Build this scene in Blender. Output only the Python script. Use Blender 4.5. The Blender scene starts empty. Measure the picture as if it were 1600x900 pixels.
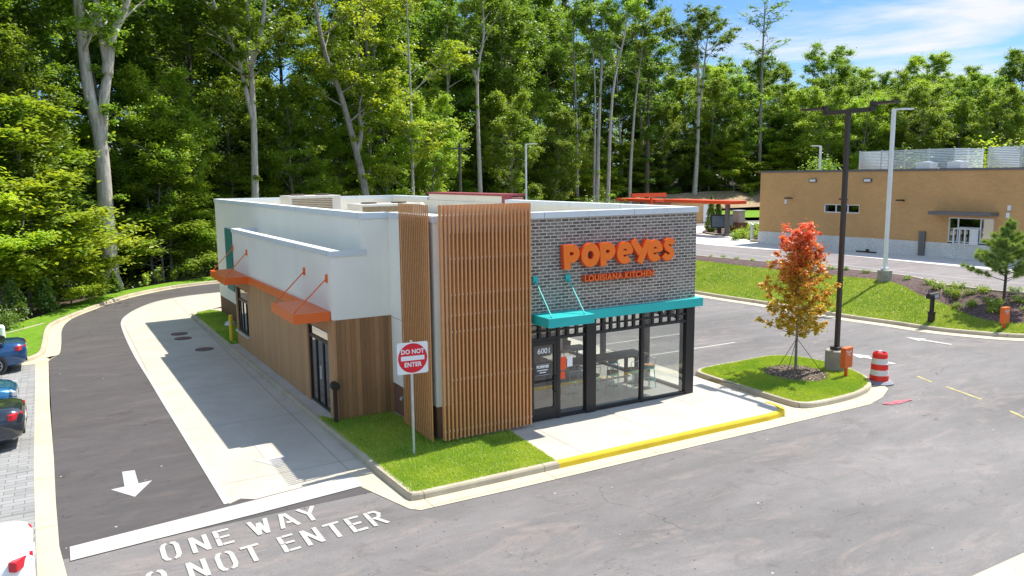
import bpy, math, random
import numpy as np
from mathutils import Matrix, Vector
R = math.radians
random.seed(7)
SC = bpy.context.scene
COL = SC.collection

# ------------------------------------------------------------------ camera, sky, sun, exposure
cam_d = bpy.data.cameras.new('camera'); cam = bpy.data.objects.new('camera', cam_d); COL.objects.link(cam)
SC.camera = cam
cam_d.sensor_fit = 'HORIZONTAL'; cam_d.sensor_width = 36; cam_d.lens = 1229.4/1600*36
cam_d.clip_start = .1; cam_d.clip_end = 3000
yaw, pitch, roll = 0.52379, 0.139969, 0.00976
f = Vector((math.sin(yaw)*math.cos(pitch), math.cos(yaw)*math.cos(pitch), -math.sin(pitch)))
r = Vector((math.cos(yaw), -math.sin(yaw), 0)); d = f.cross(r)
r2 = r*math.cos(roll)+d*math.sin(roll); d2 = -r*math.sin(roll)+d*math.cos(roll)
m = Matrix((r2, -d2, -f)).transposed().to_4x4(); m.translation = Vector((0, 0, 6.7)); cam.matrix_world = m

SUN = Vector((.61, .08, 1)).normalized()
sun_el = math.asin(SUN.z); sun_az = math.atan2(SUN.x, SUN.y)
W = bpy.data.worlds.new("World"); SC.world = W; W.use_nodes = True
wn = W.node_tree.nodes; wl = W.node_tree.links; wn.clear()
out = wn.new('ShaderNodeOutputWorld'); bg = wn.new('ShaderNodeBackground'); sky = wn.new('ShaderNodeTexSky')
sky.sky_type = 'NISHITA'; sky.sun_disc = False; sky.sun_elevation = sun_el; sky.sun_rotation = sun_az
sky.air_density = 1.0; sky.dust_density = .3; sky.ozone_density = 2.0; sky.altitude = 300
bg.inputs[1].default_value = .15
tc = wn.new('ShaderNodeTexCoord'); mp = wn.new('ShaderNodeMapping'); mp.inputs['Scale'].default_value = (1.6, 1.6, 11); mp.inputs['Rotation'].default_value = (.05, .12, 0)
nz = wn.new('ShaderNodeTexNoise'); nz.inputs['Scale'].default_value = 2.3; nz.inputs['Detail'].default_value = 8; nz.inputs['Roughness'].default_value = .55; nz.inputs['Distortion'].default_value = .3
cr = wn.new('ShaderNodeValToRGB'); cr.color_ramp.elements[0].position = .52; cr.color_ramp.elements[1].position = .72
mx = wn.new('ShaderNodeMix'); mx.data_type = 'RGBA'; mx.inputs[7].default_value = (3.1, 3.2, 3.35, 1)
gain = wn.new('ShaderNodeMix'); gain.data_type = 'RGBA'; gain.blend_type = 'MULTIPLY'; gain.inputs[0].default_value = 1
sz = wn.new('ShaderNodeSeparateXYZ'); wl.new(tc.outputs['Generated'], sz.inputs[0]); gr = wn.new('ShaderNodeValToRGB'); wl.new(sz.outputs[2], gr.inputs[0])
gr.color_ramp.elements[0].position = .0; gr.color_ramp.elements[0].color = (.34, .42, .54, 1); gr.color_ramp.elements[1].position = .38; gr.color_ramp.elements[1].color = (1.9, 1.55, 1.12, 1)
e_ = gr.color_ramp.elements.new(.25); e_.color = (.26, .38, .54, 1)
for p_, c_ in ((.72, (1.5, 1.3, 1.05, 1)), (.97, (.55, .66, .85, 1))): e_ = gr.color_ramp.elements.new(p_); e_.color = c_
wl.new(gr.outputs[0], gain.inputs[7])
wl.new(tc.outputs['Generated'], mp.inputs[0]); wl.new(mp.outputs[0], nz.inputs['Vector']); wl.new(nz.outputs[0], cr.inputs[0])
wl.new(sky.outputs[0], gain.inputs[6]); wl.new(gain.outputs[2], mx.inputs[6]); wl.new(cr.outputs[0], mx.inputs[0])
wl.new(mx.outputs[2], bg.inputs[0]); wl.new(bg.outputs[0], out.inputs[0])

sd = bpy.data.lights.new('sun', 'SUN'); sd.energy = 3.8; sd.angle = R(.5); sd.color = (1, .95, .86)
so = bpy.data.objects.new('sun', sd); COL.objects.link(so); so.location = (30, 5, 60)
so.rotation_euler = SUN.to_track_quat('Z', 'Y').to_euler()
SC.view_settings.view_transform = 'Standard'; SC.view_settings.look = 'None'
SC.view_settings.exposure = 1.0; SC.view_settings.gamma = 1; SC.view_settings.use_curve_mapping = False
SC.render.engine = 'CYCLES'
SC.cycles.max_bounces = 7; SC.cycles.diffuse_bounces = 3; SC.cycles.transparent_max_bounces = 12

# ------------------------------------------------------------------ materials
MATS = {}
def newmat(name):
    m = bpy.data.materials.new(name); m.use_nodes = True; nt = m.node_tree
    return m, nt, nt.nodes, nt.links, nt.nodes['Principled BSDF']
def NZ(n, l, scale, detail=4, rough=.6, vec=None, dist=0):
    t = n.new('ShaderNodeTexNoise'); t.inputs['Scale'].default_value = scale; t.inputs['Detail'].default_value = detail
    t.inputs['Roughness'].default_value = rough; t.inputs['Distortion'].default_value = dist
    if vec is not None: l.new(vec, t.inputs['Vector'])
    return t.outputs[0]
def MR(n, l, v, a, b, c, d):
    t = n.new('ShaderNodeMapRange'); l.new(v, t.inputs[0])
    for i, x in enumerate((a, b, c, d)): t.inputs[i+1].default_value = x
    return t.outputs[0]
def MATH(n, l, op, a, b=None):
    t = n.new('ShaderNodeMath'); t.operation = op
    for i, x in enumerate((a, b)):
        if x is None: continue
        if isinstance(x, (int, float)): t.inputs[i].default_value = x
        else: l.new(x, t.inputs[i])
    return t.outputs[0]
def MIX(n, l, fac, a, b, mode='MIX'):
    t = n.new('ShaderNodeMix'); t.data_type = 'RGBA'; t.blend_type = mode
    for i, x in ((0, fac), (6, a), (7, b)):
        if isinstance(x, (int, float)): t.inputs[i].default_value = x
        elif isinstance(x, tuple): t.inputs[i].default_value = (*x[:3], 1)
        else: l.new(x, t.inputs[i])
    return t.outputs[2]
def POS(n): return n.new('ShaderNodeNewGeometry').outputs['Position']
def BUMP(n, l, p, h, strength, dist=.01):
    b = n.new('ShaderNodeBump'); b.inputs['Strength'].default_value = strength; b.inputs['Distance'].default_value = dist
    l.new(h, b.inputs['Height']); l.new(b.outputs[0], p.inputs['Normal'])
def mat(name, col, rough=.6, var=.12, scale=3, fine=60, bump=.15, metal=0, spec=.4, coat=0):
    """plain surface with blotches and fine grain"""
    if name in MATS: return MATS[name]
    m, nt, n, l, p = newmat(name); v = POS(n)
    a = MR(n, l, NZ(n, l, scale, 5, .6, v), .3, .7, 1-var, 1+var)
    b = MR(n, l, NZ(n, l, fine, 2, .5, v), .3, .7, 1-var*.6, 1+var*.6)
    k = MATH(n, l, 'MULTIPLY', a, b)
    cc = n.new('ShaderNodeVectorMath'); cc.operation = 'SCALE'; cc.inputs[0].default_value = col; l.new(k, cc.inputs['Scale'])
    l.new(cc.outputs[0], p.inputs['Base Color']); p.inputs['Roughness'].default_value = rough; p.inputs['Metallic'].default_value = metal
    p.inputs['Specular IOR Level'].default_value = spec; p.inputs['Coat Weight'].default_value = coat
    if bump: BUMP(n, l, p, NZ(n, l, fine, 3, .6, v), bump, .005)
    MATS[name] = m; return m

def sepxyz(n, l, v):
    s = n.new('ShaderNodeSeparateXYZ'); l.new(v, s.inputs[0]); return s.outputs
def joint_mask(n, l, coord, period, off, half):
    a = MATH(n, l, 'ADD', coord, off); a = MATH(n, l, 'DIVIDE', a, period); a = MATH(n, l, 'FRACT', a)
    a = MATH(n, l, 'SUBTRACT', a, .5); a = MATH(n, l, 'ABSOLUTE', a)      # .5 at the joint
    return MATH(n, l, 'GREATER_THAN', a, .5-half/period)
def concrete(name, col, px, py, ox=0, oy=0, half=.012, stain=.16):
    m, nt, n, l, p = newmat(name); v = POS(n); x, y, z = sepxyz(n, l, v)
    big = MR(n, l, NZ(n, l, .7, 6, .65, v, .4), .25, .75, 1-stain, 1+stain*.6)
    fine = MR(n, l, NZ(n, l, 45, 3, .6, v), .3, .7, .93, 1.05)
    k = MATH(n, l, 'MULTIPLY', big, fine)
    cc = n.new('ShaderNodeVectorMath'); cc.operation = 'SCALE'; cc.inputs[0].default_value = col; l.new(k, cc.inputs['Scale'])
    c = MIX(n, l, MR(n, l, NZ(n, l, 1.6, 5, .7, v), .58, .72, 0, .35), cc.outputs[0], (col[0]*.72, col[1]*.6, col[2]*.42))
    jm = None
    if px: jm = joint_mask(n, l, x, px, ox, half)
    if py:
        j2 = joint_mask(n, l, y, py, oy, half); jm = MATH(n, l, 'MAXIMUM', jm, j2) if jm else j2
    if jm: c = MIX(n, l, MATH(n, l, 'MULTIPLY', jm, .65), c, (col[0]*.3, col[1]*.27, col[2]*.22))
    l.new(c, p.inputs['Base Color']); p.inputs['Roughness'].default_value = .85; p.inputs['Specular IOR Level'].default_value = .25
    BUMP(n, l, p, NZ(n, l, 80, 3, .6, v), .15, .004)
    return m
def asphalt(name, col, worn=.25):
    m, nt, n, l, p = newmat(name); v = POS(n)
    mpn = n.new('ShaderNodeMapping'); l.new(v, mpn.inputs[0]); mpn.inputs['Scale'].default_value = (.35, 1, 1); mpn.inputs['Rotation'].default_value = (0, 0, .12)
    big = MR(n, l, NZ(n, l, .28, 7, .62, mpn.outputs[0], .6), .25, .75, 1-worn, 1+worn)
    mid = MR(n, l, NZ(n, l, 2.2, 5, .7, mpn.outputs[0]), .3, .7, .88, 1.1)
    agg = MR(n, l, NZ(n, l, 130, 2, .5, v), .3, .7, .68, 1.32)
    k = MATH(n, l, 'MULTIPLY', MATH(n, l, 'MULTIPLY', big, mid), agg)
    cc = n.new('ShaderNodeVectorMath'); cc.operation = 'SCALE'; cc.inputs[0].default_value = col; l.new(k, cc.inputs['Scale'])
    cw = n.new('ShaderNodeTexVoronoi'); cw.feature = 'DISTANCE_TO_EDGE'; cw.inputs['Scale'].default_value = .16; dv = n.new('ShaderNodeVectorMath'); dv.operation = 'ADD'
    dn = n.new('ShaderNodeTexNoise'); dn.inputs['Scale'].default_value = .9; dn.inputs['Detail'].default_value = 5; l.new(v, dn.inputs['Vector']); dsc = n.new('ShaderNodeVectorMath'); dsc.operation = 'SCALE'; dsc.inputs['Scale'].default_value = 1.6; l.new(dn.outputs['Color'], dsc.inputs[0]); l.new(v, dv.inputs[0]); l.new(dsc.outputs[0], dv.inputs[1]); l.new(dv.outputs[0], cw.inputs['Vector'])
    crack = MATH(n, l, 'MULTIPLY', MATH(n, l, 'LESS_THAN', cw.outputs['Distance'], .0022), MR(n, l, NZ(n, l, .35, 3, .6, v), .5, .6, 0, .55))
    # dusty smears, dark oil spots, light specks
    c = MIX(n, l, MR(n, l, NZ(n, l, .9, 7, .78, mpn.outputs[0], 1.4), .52, .72, 0, .55), cc.outputs[0], (col[0]*1.9, col[1]*1.65, col[2]*1.45))
    c = MIX(n, l, MR(n, l, NZ(n, l, 1.1, 5, .75, v, .8), .57, .72, 0, .6), c, (col[0]*.5, col[1]*.48, col[2]*.48))
    c = MIX(n, l, crack, c, (col[0]*.3, col[1]*.3, col[2]*.3))
    vo = n.new('ShaderNodeTexVoronoi'); vo.inputs['Scale'].default_value = 1.4; l.new(v, vo.inputs['Vector'])
    c = MIX(n, l, MATH(n, l, 'LESS_THAN', vo.outputs['Distance'], .035), c, (.45, .42, .38))
    vo2 = n.new('ShaderNodeTexVoronoi'); vo2.inputs['Scale'].default_value = 3.1; l.new(v, vo2.inputs['Vector'])
    c = MIX(n, l, MATH(n, l, 'LESS_THAN', vo2.outputs['Distance'], .06), c, (.04, .035, .03))
    l.new(c, p.inputs['Base Color']); p.inputs['Roughness'].default_value = .82; p.inputs['Specular IOR Level'].default_value = .3
    BUMP(n, l, p, NZ(n, l, 90, 2, .6, v), .35, .006)
    return m
def lawn_mat(name, c1, c2, c3):
    m, nt, n, l, p = newmat(name); v = POS(n)
    c = MIX(n, l, MR(n, l, NZ(n, l, 1.1, 5, .65, v), .35, .65, 0, 1), c1, c2)
    c = MIX(n, l, MR(n, l, NZ(n, l, 2.6, 6, .75, v), .48, .68, 0, .95), c, c3)
    c = MIX(n, l, MR(n, l, NZ(n, l, .8, 5, .7, v, .4), .56, .70, 0, .7), c, (c1[0]*.55, c1[1]*.7, c1[2]*.7))
    c = MIX(n, l, MR(n, l, NZ(n, l, 55, 3, .7, v), .3, .7, 0, 1), c, MIX(n, l, .5, c, (.02, .05, .005)))
    l.new(c, p.inputs['Base Color']); p.inputs['Roughness'].default_value = .9; p.inputs['Specular IOR Level'].default_value = .1
    BUMP(n, l, p, NZ(n, l, 70, 3, .7, v), .9, .03)
    return m
def brickm(name, axis, c1, c2, mortar, bw, bh, ms, bump=.5, var=.0):
    m, nt, n, l, p = newmat(name); v = POS(n); x, y, z = sepxyz(n, l, v)
    cb = n.new('ShaderNodeCombineXYZ'); l.new(x if axis == 'x' else y, cb.inputs[0]); l.new(z, cb.inputs[1])
    b = n.new('ShaderNodeTexBrick'); l.new(cb.outputs[0], b.inputs['Vector']); b.inputs['Scale'].default_value = 1
    b.inputs['Brick Width'].default_value = bw; b.inputs['Row Height'].default_value = bh; b.inputs['Mortar Size'].default_value = ms
    b.inputs['Mortar Smooth'].default_value = .25; b.inputs['Bias'].default_value = 0
    b.inputs['Color1'].default_value = (*c1, 1); b.inputs['Color2'].default_value = (*c2, 1); b.inputs['Mortar'].default_value = (*mortar, 1)
    q_ = .07 if name.startswith('tan') else .22; k = MR(n, l, NZ(n, l, 14, 4, .65, v), .3, .7, 1-q_, 1+q_); k2 = MR(n, l, NZ(n, l, .5, 4, .6, v), .3, .7, .93, 1.07)
    cc = n.new('ShaderNodeVectorMath'); cc.operation = 'SCALE'; l.new(b.outputs['Color'], cc.inputs[0]); l.new(MATH(n, l, 'MULTIPLY', k, k2), cc.inputs['Scale'])
    l.new(cc.outputs[0], p.inputs['Base Color']); p.inputs['Roughness'].default_value = .85
    inv = MATH(n, l, 'SUBTRACT', 1, b.outputs['Fac']); BUMP(n, l, p, MATH(n, l, 'ADD', inv, MATH(n, l, 'MULTIPLY', NZ(n, l, 60, 3, .6, v), .3)), bump, .008)
    return m
def boards(name, col, axis, w=.14, vary=.35):
    m, nt, n, l, p = newmat(name); v = POS(n); x, y, z = sepxyz(n, l, v)
    u = x if axis == 'x' else y
    q = MATH(n, l, 'DIVIDE', u, w); idx = MATH(n, l, 'FLOOR', q)
    wnn = n.new('ShaderNodeTexWhiteNoise'); wnn.noise_dimensions = '1D'; l.new(idx, wnn.inputs['W'])
    mpn = n.new('ShaderNodeMapping'); l.new(v, mpn.inputs[0]); mpn.inputs['Scale'].default_value = (30, 30, 1.5)
    gr = MR(n, l, NZ(n, l, 1.5, 4, .6, mpn.outputs[0]), .3, .7, .8, 1.15)
    k = MATH(n, l, 'MULTIPLY', MR(n, l, wnn.outputs[0], 0, 1, 1-vary, 1+vary*.5), gr)
    jm = MATH(n, l, 'GREATER_THAN', MATH(n, l, 'ABSOLUTE', MATH(n, l, 'SUBTRACT', MATH(n, l, 'FRACT', q), .5)), .47)
    k = MATH(n, l, 'MULTIPLY', k, MATH(n, l, 'SUBTRACT', 1, MATH(n, l, 'MULTIPLY', jm, .45)))
    cc = n.new('ShaderNodeVectorMath'); cc.operation = 'SCALE'; cc.inputs[0].default_value = col; l.new(k, cc.inputs['Scale'])
    l.new(cc.outputs[0], p.inputs['Base Color']); p.inputs['Roughness'].default_value = .55
    BUMP(n, l, p, MATH(n, l, 'SUBTRACT', 1, jm), .6, .01)
    return m
def leafm(name, c1, c2, c3, trans=.38, grad=None):
    """leaves: colour differs from leaf to leaf, from clump to clump and from tree to tree"""
    m, nt, n, l, p = newmat(name); n.remove(p); g = n.new('ShaderNodeNewGeometry'); oi = n.new('ShaderNodeObjectInfo')
    c = MIX(n, l, g.outputs['Random Per Island'], c1, c2)
    c = MIX(n, l, MR(n, l, NZ(n, l, .45, 3, .6, g.outputs['Position']), .42, .62, 0, .75), c, c3)
    k = MR(n, l, oi.outputs['Random'], 0, 1, .68, 1.32)
    cc = n.new('ShaderNodeVectorMath'); cc.operation = 'SCALE'; l.new(c, cc.inputs[0]); l.new(k, cc.inputs['Scale']); c = cc.outputs[0]
    if grad:
        tcn = n.new('ShaderNodeTexCoord'); z = sepxyz(n, l, tcn.outputs['Object'])[2]
        zz = MATH(n, l, 'ADD', z, MATH(n, l, 'MULTIPLY', MATH(n, l, 'SUBTRACT', NZ(n, l, 2.2, 2, .5, tcn.outputs['Object']), .5), 2.2))
        zz = MATH(n, l, 'ADD', zz, MATH(n, l, 'MULTIPLY', MATH(n, l, 'SUBTRACT', g.outputs['Random Per Island'], .5), 1.9))
        rp = n.new('ShaderNodeValToRGB'); l.new(MR(n, l, zz, grad[0], grad[1], 0, 1), rp.inputs[0])
        els = grad[2]; rp.color_ramp.elements[0].position = els[0][0]; rp.color_ramp.elements[0].color = (*els[0][1], 1)
        rp.color_ramp.elements[1].position = els[-1][0]; rp.color_ramp.elements[1].color = (*els[-1][1], 1)
        for pz, cz in els[1:-1]: e = rp.color_ramp.elements.new(pz); e.color = (*cz, 1)
        c = rp.outputs[0]
    dfn = n.new('ShaderNodeBsdfDiffuse'); tr = n.new('ShaderNodeBsdfTranslucent'); gl = n.new('ShaderNodeBsdfGlossy'); gl.inputs['Roughness'].default_value = .45
    l.new(c, dfn.inputs[0])
    tcx = MIX(n, l, 1.0, c, (1.5, 1.35, .5), 'MULTIPLY'); l.new(tcx, tr.inputs[0])
    mm = n.new('ShaderNodeMixShader'); mm.inputs[0].default_value = trans; l.new(dfn.outputs[0], mm.inputs[1]); l.new(tr.outputs[0], mm.inputs[2])
    m2 = n.new('ShaderNodeMixShader'); m2.inputs[0].default_value = .05; l.new(mm.outputs[0], m2.inputs[1]); l.new(gl.outputs[0], m2.inputs[2])
    l.new(m2.outputs[0], n['Material Output'].inputs[0]); return m
def barkm(name, c1, c2):
    m, nt, n, l, p = newmat(name); tcn = n.new('ShaderNodeTexCoord')
    mpn = n.new('ShaderNodeMapping'); l.new(tcn.outputs['Object'], mpn.inputs[0]); mpn.inputs['Scale'].default_value = (5, 5, .8)
    q = NZ(n, l, 1.6, 6, .7, mpn.outputs[0], .5)
    c = MIX(n, l, MR(n, l, q, .38, .62, 0, 1), c1, c2)
    c = MIX(n, l, MR(n, l, NZ(n, l, .9, 3, .6, tcn.outputs['Object']), .55, .75, 0, .5), c, (c1[0]*.5, c1[1]*.55, c1[2]*.4))
    l.new(c, p.inputs['Base Color']); p.inputs['Roughness'].default_value = .9; BUMP(n, l, p, q, .8, .05); return m
def glassm(name, tint, refl, rough=.0):
    m, nt, n, l, p = newmat(name); n.remove(p)
    t = n.new('ShaderNodeBsdfTransparent'); t.inputs[0].default_value = (*tint, 1); g = n.new('ShaderNodeBsdfGlossy'); g.inputs['Roughness'].default_value = rough
    fr = n.new('ShaderNodeFresnel'); fr.inputs[0].default_value = 1.5
    gg = n.new('ShaderNodeNewGeometry'); k = MATH(n, l, 'MULTIPLY', MATH(n, l, 'ADD', MATH(n, l, 'MULTIPLY', fr.outputs[0], 1.5), refl), MATH(n, l, 'SUBTRACT', 1, gg.outputs['Backfacing']))
    mm = n.new('ShaderNodeMixShader'); l.new(k, mm.inputs[0]); l.new(t.outputs[0], mm.inputs[1]); l.new(g.outputs[0], mm.inputs[2])
    l.new(mm.outputs[0], n['Material Output'].inputs[0]); return m

ASPH = asphalt('worn_asphalt', (.172, .160, .155), .32)
ASPHD = asphalt('new_asphalt', (.086, .078, .077), .16)
ASPHN = asphalt('far_asphalt', (.21, .19, .19), .12)
CONC = concrete('lane_concrete', (.50, .455, .375), 3.1, 4.6, .65, .3)
WALK = concrete('sidewalk_concrete', (.50, .46, .40), 2.55, 0, -.55, 0)
GUT = concrete('gutter_concrete', (.54, .475, .345), 3.05, 3.05, -.3, .7, .014, .12)
KERB = concrete('kerb_concrete', (.47, .41, .30), 3.05, 3.05, -.3, .7, .012, .3)
BASEC = mat('base_concrete', (.33, .31, .26), .9, .25, 2.5)
def paintm(name, col, wear, under=(.10, .09, .09)):
    m, nt, n, l, p = newmat(name); v = POS(n)
    k = MR(n, l, NZ(n, l, 1.3, 5, .6, v), .3, .7, .86, 1.06); cc = n.new('ShaderNodeVectorMath'); cc.operation = 'SCALE'; cc.inputs[0].default_value = col; l.new(k, cc.inputs['Scale'])
    a = MR(n, l, NZ(n, l, 26, 6, .8, v), .60-wear*.1, .72, 0, 1); b = MR(n, l, NZ(n, l, 1.7, 4, .7, v), .40, .62, .15, 1)
    c = MIX(n, l, MATH(n, l, 'MULTIPLY', MATH(n, l, 'MULTIPLY', a, b), min(1, .5+wear)), cc.outputs[0], under)
    l.new(c, p.inputs['Base Color']); p.inputs['Roughness'].default_value = .8; BUMP(n, l, p, NZ(n, l, 90, 2, .6, v), .3, .005); return m
WPAINT = paintm('road_white_paint', (.48, .46, .42), .6)
WPAINT2 = mat('faded_white_paint', (.5, .48, .44), .8, .25, 5, 70, .1)
YPAINTR = mat('faded_yellow_paint', (.42, .36, .14), .8, .35, 5, 60, .1)
RPAINT = paintm('sprayed_red_paint', (.50, .12, .15), .6)
YKERB = paintm('kerb_yellow_paint', (.70, .50, .02), .25, (.35, .30, .2))
PAVER = None
def stuccom():
    m, nt, n, l, p = newmat('white_stucco'); v = POS(n)
    mpn = n.new('ShaderNodeMapping'); l.new(v, mpn.inputs[0]); mpn.inputs['Scale'].default_value = (3.2, 3.2, .25)
    st_ = MR(n, l, NZ(n, l, 1.6, 5, .7, mpn.outputs[0]), .56, .78, 0, .16); big = MR(n, l, NZ(n, l, .5, 5, .6, v), .3, .7, .95, 1.03)
    cc = n.new('ShaderNodeVectorMath'); cc.operation = 'SCALE'; cc.inputs[0].default_value = (.89, .86, .755); l.new(big, cc.inputs['Scale'])
    c = MIX(n, l, st_, cc.outputs[0], (.55, .52, .44)); l.new(c, p.inputs['Base Color']); p.inputs['Roughness'].default_value = .9
    BUMP(n, l, p, NZ(n, l, 70, 4, .7, v), .35, .006); return m
STUCCO = stuccom()
STUCCOR = mat('roof_stucco', (.74, .70, .60), .85, .05, 1.2, 150, .2)
COPING = concrete('coping_metal', (.68, .72, .73), 3.05, 3.05, .9, .2, .012, .05)
ROOFM = mat('roof_membrane', (.62, .58, .48), .8, .12, .8, 60, .1)
BRICK = brickm('grey_brick', 'x', (.095, .074, .062), (.225, .185, .155), (.52, .465, .395), .24, .0885, .0165)
BRICKY = brickm('grey_brick_side', 'y', (.095, .074, .062), (.225, .185, .155), (.52, .465, .395), .24, .0885, .0165)
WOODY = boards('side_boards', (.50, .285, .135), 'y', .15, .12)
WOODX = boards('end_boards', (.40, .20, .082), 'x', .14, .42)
SLAT = mat('slat_wood', (.64, .30, .115), .5, .10, 8, 60, .1)
BROWNB = mat('brown_base', (.20, .10, .062), .8, .12, 3)
ORANGE = mat('orange_metal', (.80, .145, .018), .4, .05, 2, 50, .02, 0, .5)
ORANGER = mat('orange_red_metal', (.80, .085, .018), .4, .06, 2, 50, .02, 0, .5)
TEAL = mat('teal_metal', (.015, .44, .42), .4, .05, 2, 50, .02, 0, .5)
DTEAL = mat('dark_teal_metal', (.02, .20, .18), .5, .12, 3)
BLACKF = mat('black_frame', (.022, .020, .020), .4, .12, 4, 60, .03)
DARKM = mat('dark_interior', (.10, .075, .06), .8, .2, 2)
STEEL = mat('light_steel', (.62, .62, .60), .45, .08, 5, 60, .05, .3)
GALV = mat('galvanised', (.55, .58, .60), .4, .12, 4, 50, .05, .5)
WHITEM = mat('white_metal', (.78, .79, .78), .4, .05, 4, 50, .02)
SIGNW = mat('sign_white', (.80, .80, .80), .4, .02, 4, 50, 0)
SIGNR = mat('sign_red', (.70, .015, .03), .4, .03, 4, 50, 0)
REDB = mat('barrel_red', (.75, .03, .015), .45, .08, 4, 50, .02)
BARW = mat('barrel_white', (.70, .66, .60), .5, .1, 6, 50, .02)
RUBBER = mat('rubber', (.025, .025, .027), .8, .15, 8)
POLEB = mat('bronze_pole', (.045, .035, .028), .5, .12, 3, 40, .03)
YBOL = mat('yellow_bollard', (.72, .52, .03), .5, .06, 3)
MULCH = None
def mulchm(name, c1, c2, sc):
    m, nt, n, l, p = newmat(name); v = POS(n)
    vo = n.new('ShaderNodeTexVoronoi'); vo.inputs['Scale'].default_value = sc; l.new(v, vo.inputs['Vector'])
    c = MIX(n, l, sepxyz(n, l, vo.outputs['Color'])[0], c1, c2)
    c = MIX(n, l, MR(n, l, NZ(n, l, 2, 4, .6, v), .4, .7, 0, .5), c, (c1[0]*.4, c1[1]*.4, c1[2]*.4))
    l.new(c, p.inputs['Base Color']); p.inputs['Roughness'].default_value = .95; BUMP(n, l, p, vo.outputs['Distance'], 1, .05); return m
MULCH = mulchm('dark_mulch', (.075, .042, .036), (.17, .11, .10), 13)
MULCHR = mulchm('chip_mulch', (.055, .034, .022), (.26, .19, .13), 16)
LITTER = mulchm('leaf_litter', (.06, .045, .025), (.12, .09, .05), 6)
SOIL = mulchm('straw_soil', (.32, .22, .12), (.45, .34, .2), 3)
LAWN = lawn_mat('lawn', (.20, .31, .022), (.30, .38, .035), (.46, .44, .12))
LAWND = lawn_mat('lush_lawn', (.14, .33, .018), (.23, .40, .03), (.32, .42, .07))
BLADE = leafm('grass_blade', (.27, .42, .03), (.48, .55, .10), (.19, .36, .03), .45)
LEAFA = leafm('leaf_green', (.15, .27, .03), (.28, .42, .055), (.11, .23, .022), .5)
LEAFY = leafm('leaf_yellow_green', (.27, .37, .03), (.42, .50, .06), (.20, .34, .03), .5)
LEAFD = leafm('leaf_dark', (.10, .21, .026), (.20, .33, .045), (.075, .17, .022), .5)
LEAFB = leafm('leaf_bright', (.21, .34, .028), (.37, .49, .055), (.15, .29, .025), .5)
LEAFC = leafm('leaf_cypress', (.13, .24, .03), (.26, .38, .06), (.09, .2, .03))
LEAFP = leafm('leaf_pine', (.22, .36, .08), (.42, .52, .14), (.12, .24, .06), .3)
LEAFM = leafm('leaf_maple', (.2, .1, .02), (.3, .1, .02), (.1, .1, .02), .35,
              grad=(1.1, 5.0, [(0, (.50, .46, .04)), (.2, (.68, .38, .04)), (.4, (.46, .42, .04)), (.58, (.62, .32, .04)), (.76, (.72, .22, .06)), (1, (.76, .16, .12))]))
BARKL = barkm('bark_light', (.34, .30, .25), (.56, .52, .45))
BARKG = barkm('bark_grey', (.16, .14, .115), (.36, .33, .29))
BARKD = barkm('bark_dark', (.06, .05, .04), (.15, .125, .10))
GLASS = glassm('shop_glass', (.96, .98, .97), .10)
GLASSD = glassm('dark_glass', (.25, .3, .3), .22)
TANB = brickm('tan_brick', 'y', (.57, .325, .13), (.62, .355, .145), (.58, .34, .145), .30, .10, .007, .2)
WHITEB = brickm('white_brick', 'y', (.70, .69, .64), (.76, .75, .71), (.56, .55, .52), .30, .10, .012, .6)
REDBR = brickm('red_brick', 'x', (.36, .08, .06), (.46, .13, .10), (.5, .38, .34), .235, .0845, .014)
MAROON = mat('maroon_coping', (.28, .05, .06), .5, .06)
GREYC = mat('grey_coping', (.16, .15, .145), .5, .06)
WTOP = mat('table_wood', (.16, .11, .075), .45, .15, 9)
CHAIRW = mat('chair_wood', (.42, .23, .10), .5, .15, 9)
def paverm():
    m, nt, n, l, p = newmat('grey_pavers'); v = POS(n)
    b = n.new('ShaderNodeTexBrick'); l.new(v, b.inputs['Vector']); b.inputs['Scale'].default_value = 1; b.inputs['Brick Width'].default_value = .42; b.inputs['Row Height'].default_value = .2
    b.inputs['Mortar Size'].default_value = .009; b.inputs['Color1'].default_value = (.25, .25, .245, 1); b.inputs['Color2'].default_value = (.32, .32, .31, 1); b.inputs['Mortar'].default_value = (.14, .13, .12, 1)
    x, y, z = sepxyz(n, l, v)
    jm = MATH(n, l, 'MAXIMUM', joint_mask(n, l, y, 2.75, .6, .03), joint_mask(n, l, x, 6, 2.1, .02))
    c = MIX(n, l, MATH(n, l, 'MULTIPLY', jm, .6), b.outputs['Color'], (.12, .11, .10))
    c = MIX(n, l, MR(n, l, NZ(n, l, 1.2, 5, .6, v), .4, .75, 0, .3), c, (.2, .19, .17))
    l.new(c, p.inputs['Base Color']); p.inputs['Roughness'].default_value = .85; return m
PAVER = paverm()

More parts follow.
